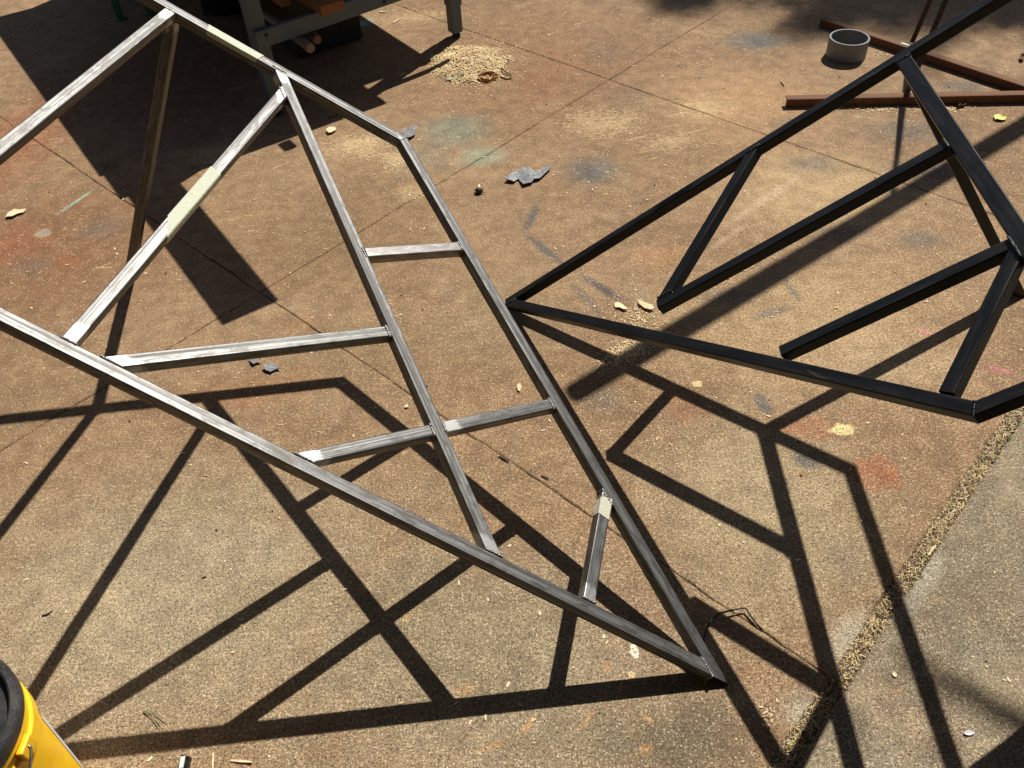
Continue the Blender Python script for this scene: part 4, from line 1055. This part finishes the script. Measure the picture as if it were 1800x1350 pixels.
c = V3((-0.0246, 3.5761) + (0,))
wc = empty('wood_curl', c, 'coppery ring of curled wood shaving at the front of the sawdust heap', 'shaving')
for (r0, z0, z1, tw, off, mt) in ((0.038, 0.001, 0.013, 1.5, (0, 0), m_curl), (0.034, 0.002, 0.015, 0.9, (0.008, 0.005), m_curl), (0.015, 0.002, 0.016, 1.1, (0.036, -0.002), m_dust)):
    vs = []; n = 40
    for k in range(n + 1):
        a = 0.7 + 2 * math.pi * tw * k / n / 1.4
        rr = r0 * (1 - 0.12 * k / n)
        zz = 0.003 * math.sin(a * 1.3)
        vs += [c + V3((off[0] + rr * math.cos(a), off[1] + rr * 0.95 * math.sin(a), max(0.0008, z0 + zz))), c + V3((off[0] + (rr + 0.001) * math.cos(a), off[1] + (rr + 0.001) * 0.95 * math.sin(a), z1 + zz))]
    o = link_mesh('curl', vs, [(2 * k, 2 * k + 2, 2 * k + 3, 2 * k + 1) for k in range(n)], mt, wc)
    md = o.modifiers.new('thickness', 'SOLIDIFY'); md.thickness = 0.0007
pts = [V3((0.0420, 3.6483) + (0.012,)), V3((0.0605, 3.6129) + (0.010,)), V3((0.0840, 3.5826) + (0.005,)), V3((0.0806, 3.5617) + (0.003,)), V3((0.0584, 3.5594) + (0.003,)), V3((0.0348, 3.5840) + (0.004,))]
mb = MB(); mb.tubepath(pts, 0.003, 6); tag(mb.build('bark_curl', m_leafb), 'thin twisted curl of bark right of the coppery wood ring', 'shaving')

def leaf(p, L, W, yaw, mat, label, curl=0.25, group='fallen leaves on the concrete', cat='leaf', z=0.002):
    p = V3(p + (z,)); d = V3((math.cos(yaw), math.sin(yaw), 0)); s_ = V3((-d.y, d.x, 0))
    vs, fs = [], []
    n = 9
    for k in range(n):
        t = k / (n - 1)
        ww = W * math.sin(math.pi * (0.06 + 0.9 * t)) ** 0.8 * 0.5
        zz = curl * L * (t - 0.45) ** 2
        for j in (-1, 0, 1):
            vs.append(p + d * L * (t - 0.5) + s_ * ww * j + ZZ * (zz + abs(j) * W * 0.22 * curl * 2))
    for k in range(n - 1):
        for j in range(2):
            a = k * 3 + j; fs.append((a, a + 1, a + 4, a + 3))
    o = link_mesh('leaf', vs, fs, mat)
    md = o.modifiers.new('thickness', 'SOLIDIFY'); md.thickness = 0.0006; md.offset = 1
    return tag(o, label, cat, group)
leaf((-0.1623, 3.5951), 0.085, 0.026, 0.35, m_leafg, 'dull green long leaf at the front edge of the sawdust heap', 0.3)
leaf((1.9257, 2.9754), 0.05, 0.045, 0.4, m_leafy, 'bright yellow leaf near the right edge below the rusty stand', 0.3)
leaf((-0.6593, 3.3320), 0.055, 0.014, 0.25, m_leafb, 'narrow pale edged leaf in the bench shadow beside the steel frame', 0.5)
scrap([(-1.7871, 2.7167), (-1.7887, 2.7494), (-1.7718, 2.7658), (-1.7496, 2.7560), (-1.7276, 2.7646), (-1.7326, 2.7432), (-1.7479, 2.7340), (-1.7605, 2.7173)], m_chip, 'pale curled wood flake at the left edge under the bare steel frame', 0.006, 0.002, 'loose wood splinters', 'splinter', 'splinter')
leaf((1.8277, 3.0924), 0.06, 0.025, 0.7, m_leafb, 'curled brown leaf against the lower rusty angle iron', 0.9)
leaf((2.2239, 3.4435), 0.05, 0.02, 1.1, m_leafb, 'brown leaf at the far right edge above the rusty angle iron', 0.8)
scrap([(0.9188, 1.0752), (0.9358, 1.0925), (0.9451, 1.0995), (0.9465, 1.0963), (0.9342, 1.0848), (0.9238, 1.0749)], m_chip, 'pale splinter lying on the edge of the straw filled joint', 0.004, 0.0015, 'loose wood splinters', 'splinter', 'splinter')
leaf((0.8470, 0.6729), 0.022, 0.010, 0.1, m_label, 'small white petal on the grey slab at the lower right', 0.3, 'small pale bits')
leaf((0.7468, 0.8009), 0.012, 0.009, 1.3, m_chip, 'tiny round pale bit on the grey slab beside the straw joint', 0.3, 'small pale bits')
scrap([(0.0137, 1.7008), (0.0220, 1.7068), (0.0261, 1.6930), (0.0205, 1.6780), (0.0145, 1.6829)], m_chip, 'small pale chip between the two right rails of the steel frame', 0.003, 0.0015, 'loose wood splinters', 'splinter', 'splinter')
scrap([(-0.2988, 1.6494), (-0.2913, 1.6573), (-0.2863, 1.6483), (-0.2923, 1.6423)], m_chip, 'pale chip right of the middle rail of the steel frame', 0.003, 0.0015, 'loose wood splinters', 'splinter', 'splinter')
def splinter(p, L, W, yaw, mat, label, th=0.004, bend=0.1, tilt=0.1):
    mb = MB(); flake(mb, p + (0.001 + th,), L, W, yaw, tilt, bend, th)
    return tag(mb.build('splinter', mat), label, 'splinter', 'loose wood splinters')
scrap([(0.3996, 2.0318), (0.4134, 2.0196), (0.4383, 2.0010), (0.4434, 1.9899), (0.4320, 1.9830), (0.4145, 1.9927), (0.4019, 2.0126)], m_chip, 'flat pale splinter touching the end of the black frame strut', 0.004, 0.002, 'loose wood splinters', 'splinter', 'splinter')
scrap([(0.3269, 2.0227), (0.3386, 2.0324), (0.3510, 2.0204), (0.3631, 1.9951), (0.3508, 1.9936), (0.3386, 2.0055), (0.3266, 2.0066)], m_chip, 'broken pale splinter left of the black frame strut end', 0.004, 0.002, 'loose wood splinters', 'splinter', 'splinter')
splinter((0.2436, 1.7506), 0.050, 0.006, 0.85, m_chip, 'thin pale stick at the left end of the sawdust strip')
scrap([(-0.6786, 3.2038), (-0.6671, 3.2252), (-0.6438, 3.2223), (-0.6373, 3.2032), (-0.6535, 3.1826), (-0.6669, 3.1798)], m_chip, 'flat pale wood chip at the edge of the bench shadow', 0.006, 0.002, 'loose wood splinters', 'splinter', 'splinter')
splinter((-0.1884, 3.8284), 0.060, 0.030, 0.3, m_dust, 'big flat wood chip on top of the sawdust heap', 0.004)
splinter((-0.5814, 0.7072), 0.045, 0.005, -0.15, m_chip, 'thin pale straw near the bottom edge right of the black cap', 0.002)
splinter((-0.6383, 0.7097), 0.035, 0.004, 1.7, m_chip, 'short upright straw right of the black cap at the bottom edge', 0.002)
splinter((-0.5250, 4.3638), 0.040, 0.008, -0.5, m_chip, 'curved pale splinter under the bench rail', 0.003)
splinter((-0.4484, 4.2426), 0.045, 0.008, 0.9, m_chip, 'straight pale splinter in the sun under the bench', 0.003)
splinter((-0.0328, 1.4404), 0.034, 0.003, -0.7, m_twig, 'dark splinter lying along the joint below the steel frame crossing', 0.003)
splinter((0.0681, 1.3724), 0.022, 0.002, -0.6, m_twig, 'dark short splinter right of the joint in the steel frame', 0.003)
def twig(pts, r, mat, label, name='twig', cat='twig', group='dark twigs on the concrete'):
    mb = MB(); mb.tubepath([V3(p) for p in pts], r, 7)
    return tag(mb.build(name, mat, smooth=True), label, cat, group)
def zz(p, z): return p + (z,)
twig([zz((0.3659, 0.8594), 0.002), zz((0.3712, 0.8982), 0.004), zz((0.3902, 0.9372), 0.010), zz((0.4167, 0.9573), 0.014), zz((0.4427, 0.9624), 0.014), zz((0.4689, 0.9675), 0.012), zz((0.4787, 0.9668), 0.011), zz((0.4849, 0.9511), 0.008), zz((0.4950, 0.9312), 0.005), zz((0.5038, 0.9170), 0.003)], 0.0022, m_darkwire, 'black bent wire lying right of the steel frame tip', 'bent_wire', 'wire', None)
twig([zz((-1.0989, 1.0657), 0.002), zz((-1.0866, 1.0677), 0.003), zz((-1.0781, 1.0773), 0.002)], [0.0015, 0.002, 0.001], m_twig, 'short dark twig on the pale concrete above the bucket')
twig([zz((-0.7488, 1.1387), 0.002), zz((-0.7417, 1.1428), 0.002)], 0.0018, m_twig, 'tiny dark twig between the shadow bars left of centre')
twig([zz((1.1922, 3.3776), 0.003), zz((1.1967, 3.3414), 0.002)], 0.002, m_twig, 'tiny dark twig left of the lower rusty angle iron')
pn = empty('pine_needles', (-0.8035, 0.8211) + (0,), 'small bunch of thin dry needles near the bucket', 'needles')
mb = MB()
for (q1, q2, q3) in (((-0.8059, 0.8212), (-0.7857, 0.8163), (-0.7613, 0.7885)), ((-0.8062, 0.8225), (-0.7815, 0.8184), (-0.7509, 0.7937)), ((-0.8047, 0.8211), (-0.7827, 0.8089), (-0.7634, 0.7827)), ((-0.8062, 0.8225), (-0.7948, 0.8241), (-0.7767, 0.8181))):
    mb = MB(); mb.tubepath([zz(q1, 0.003), zz(q2, 0.006), zz(q3, 0.001)], 0.0008, 5); mb.build('needle', m_leafg, pn)

# black cap at the bottom edge
c = V3((-0.6946, 0.7087) + (0,))
bcp = empty('black_cap', c, 'small black folded plastic piece at the bottom edge of the view', 'plastic piece')
mb = MB(); mb.add([c + V3(q) for q in ((-0.011, -0.02, 0.001), (0.011, -0.02, 0.001), (0.012, 0.012, 0.001), (-0.004, 0.016, 0.001), (-0.008, -0.02, 0.016), (0.009, -0.02, 0.012), (0.011, 0.010, 0.013), (-0.004, 0.013, 0.018))],
    [(0, 3, 2, 1), (4, 5, 6, 7), (0, 1, 5, 4), (1, 2, 6, 5), (2, 3, 7, 6), (3, 0, 4, 7)])
mb.build('cap', simple('gloss_black', (0.008, 0.008, 0.008), 0.12, var=0.2, scale=80), bcp)
mb = MB(); mb.bevbox(c + V3((0.0, -0.002, 0.0165)), V3((0.004, 0.001, -0.001)), V3((0, 0.011, 0.001)), V3((0, 0, 0.0015)), 0.0004); mb.build('painted_glint', m_label, bcp)  # pale piece stands in for a white reflection on the cap

# ------------------------------------------------------------------ unseen stand-in bench, made up to cast the lower right corner shadow
e0, e1 = V3((1.0516, 0.9175, 0)), V3((1.165, 0.9757, 0))
bu = (e1 - e0).normalized(); bw = V3((bu.y, -bu.x, 0))
cb = e0 + bu * 0.46 + bw * 0.21
lb_ = empty('shadow_bench', cb, 'unseen stand-in bench right of the black frame, made up for its shadow', 'bench')
mb = MB(); mb.bevbox(cb + ZZ * 0.49, bu * 0.50, bw * 0.21, ZZ * 0.0125, 0.003); mb.build('bench_top', m_ply, lb_)
for sx in (-1, 1):
    for sy in (-1, 1):
        mb = MB(); mb.bevbox(cb + bu * (0.18 + 0.26 * sx) + bw * 0.17 * sy + ZZ * 0.2385, bu * 0.02, bw * 0.02, ZZ * 0.2375, 0.002); mb.build('leg', m_brownwood, lb_)

# ------------------------------------------------------------------ tree beyond the top right, its crown dapples the far slabs
tr = empty('gum_tree', (6.6, 10.8, -0.05), 'tree with loose foliage standing beyond the rusty stand', 'tree')
SH = V3((SUN.x / SUN.z, SUN.y / SUN.z, 0))
tb = V3((6.6, 10.8, -0.05)); fork = V3((6.3, 10.3, 5.0))
mb = MB(); mb.tubepath([tb, tb + V3((-0.03, 0, 0.6)), V3((6.45, 10.6, 2.6)), fork, V3((6.3, 10.0, 7.0)), V3((6.2, 9.9, 9.2)), V3((6.3, 9.9, 10.6))], [0.32, 0.24, 0.21, 0.18, 0.12, 0.06, 0.015], 12)
clumps = []
targets = [((1.1536, 4.5850), 8.4, 0.30), ((1.5078, 4.4866), 8.6, 0.32), ((1.6848, 4.1323), 8.3, 0.26), ((1.9189, 4.0279), 8.5, 0.24), ((2.2991, 4.1720), 8.7, 0.34), ((2.5092, 4.0346), 8.5, 0.34), ((2.1842, 4.2987), 9.0, 0.40), ((0.9458, 4.7403), 8.8, 0.36), ((2.5480, 4.2382), 8.9, 0.4),
           ((1.9592, 4.8131), 9.0, 0.5), ((1.5508, 5.2524), 9.2, 0.5), ((2.5907, 4.8730), 9.4, 0.55), ((0.9518, 4.2842), 8.5, 0.14), ((1.4570, 3.9059), 8.5, 0.13), ((1.9135, 4.1646), 8.6, 0.3), ((0.6207, 5.3306), 8.6, 0.4)]
for (g_, z_, r_) in targets:
    clumps.append((V3(g_ + (0,)) + SH * z_ + ZZ * z_, r_))
for i in range(26):
    a = R() * 6.28; rr = 0.6 + 2.0 * R()
    clumps.append((V3((6.9 + rr * math.cos(a), 11.0 + rr * 0.8 * math.sin(a), 8.0 + 3.2 * R())), 0.40 + 0.40 * R()))
def hung(g_): return V3(g_ + (0,)) + SH * 5.2 + ZZ * 5.2
low = hung((0.7720, 0.8446))
bough = [fork, V3((6.9, 8.2, 5.6)), V3((6.2, 5.6, 5.5)), hung((1.1197, 0.5687)), hung((0.9590, 0.6815)), hung((0.8688, 0.7610)), low]
mb.tubepath(bough, [0.08, 0.06, 0.05, 0.034, 0.026, 0.022, 0.012], 8)
for (c_, r_) in clumps:
    if R() < 0.75:
        s0 = fork.lerp(V3((6.3, 10.0, 7.0)), R())
        md_ = s0.lerp(c_, 0.55) + V3((0, 0, 0.25))
        mb.tubepath([s0, md_, c_], [0.055, 0.032, 0.008], 6)
mb.build('trunk', m_bark, tr, True)
def leafquad(mb, c_, L, W):
    d = V3((random.gauss(0, 1), random.gauss(0, 1), random.gauss(0, 0.6) - 0.5)).normalized()
    s_ = d.cross(V3((random.gauss(0, 1), random.gauss(0, 1), random.gauss(0, 1)))).normalized()
    mb.add([c_ - d * L / 2, c_ + s_ * W / 2, c_ + d * L / 2, c_ - s_ * W / 2], [(0, 1, 2, 3)])
mb = MB()
for (c_, r_) in clumps:
    for k in range(int(1500 * r_)):
        v = V3((random.gauss(0, 1), random.gauss(0, 1), random.gauss(0, 0.8))) * r_ * 0.55
        leafquad(mb, c_ + v, 0.09 + 0.06 * R(), 0.024 + 0.014 * R())
for k in range(6):
    q = bough[5].lerp(bough[6], R() * 1.1 - 0.2)
    leafquad(mb, q + V3((random.gauss(0, 0.10), random.gauss(0, 0.05), random.gauss(0, 0.06))), 0.10, 0.03)
mb.build('crown', m_foliage, tr)

# ------------------------------------------------------------------ unseen roof, wall and foliage rows, added to hold back sky light
m_tin = simple('roof_underside', (0.10, 0.085, 0.07), 0.7, var=0.2, scale=6)
m_brick = simple('brown_brick', (0.17, 0.085, 0.06), 0.9, var=0.3, scale=9, bump=0.4)
cp_ = empty('shade_carport', (0, -1, 0), 'unseen timber roof added over the near end to hold back sky light', 'shade_carport')  # unseen roof, added to cut the light from overhead
mb = MB(); mb.bevbox((-0.6, -0.75, 2.70), (5.2, 0, 0), (0, 2.55, 0), (0, 0, 0.02), 0.004); mb.build('roof', m_tin, cp_)
for i in range(9):
    mb = MB(); mb.bevbox((-5.6 + 1.25 * i, -0.75, 2.62), (0.022, 0, 0), (0, 2.5, 0), (0, 0, 0.058), 0.003); mb.build('rafter', m_brownwood, cp_)
mb = MB(); mb.bevbox((-0.6, 1.70, 2.50), (5.15, 0, 0), (0, 0.03, 0), (0, 0, 0.06), 0.003); mb.build('beam', m_brownwood, cp_)
for x in (-5.6, 4.4):
    mb = MB(); mb.bevbox((x, 1.70, 1.19), (0.045, 0, 0), (0, 0.045, 0), (0, 0, 1.25), 0.004); mb.build('post', m_brownwood, cp_)
hw = empty('shade_wall', (0, -3.35, 0), 'unseen brown wall added at the near end to block sky light', 'wall')  # unseen wall, added to cut sky light from behind
mb = MB(); mb.bevbox((-0.6, -3.45, 1.32), (5.3, 0, 0), (0, 0.10, 0), (0, 0, 1.38), 0.004); mb.build('wall', m_brick, hw)
def shade_hedge(name_label, x0, x1, y0, y1, h):  # unseen leafy rows, added to keep out low sky light
    hd = empty('shade_hedge', ((x0 + x1) / 2, (y0 + y1) / 2, -0.05), name_label, 'shade_hedge', 'unseen foliage rows added to block sky light')
    mb = MB(); n = int(3800 * max(x1 - x0, y1 - y0) / 6)
    for k in range(n):
        leafquad(mb, V3((x0 + (x1 - x0) * R(), y0 + (y1 - y0) * R(), h * R() ** 0.8)), 0.16, 0.09)
    mb.build('leaves', m_foliage, hd)
    mb = MB()
    for k in range(8):
        b_ = V3((x0 + (x1 - x0) * (k + 0.5) / 8 if x1 - x0 > y1 - y0 else (x0 + x1) / 2, y0 + (y1 - y0) * (k + 0.5) / 8 if y1 - y0 > x1 - x0 else (y0 + y1) / 2, -0.05))
        mb.tubepath([b_, b_ + V3((0.05 * (R() - 0.5), 0.05 * (R() - 0.5), h * 0.85))], [0.03, 0.01], 6)
    tag(mb.build('stems', m_bark, hd), kind='stuff')
shade_hedge('unseen tall foliage row added on the left to block sky light', -6.6, -5.7, -2, 9.5, 3.4)
shade_hedge('unseen tall foliage row added at the far side to block sky light', -5.5, 9, 12.4, 13.4, 3.6)
shade_hedge('unseen tall foliage row added on the right to block sky light', 7.2, 8.2, -2, 9.0, 3.2)
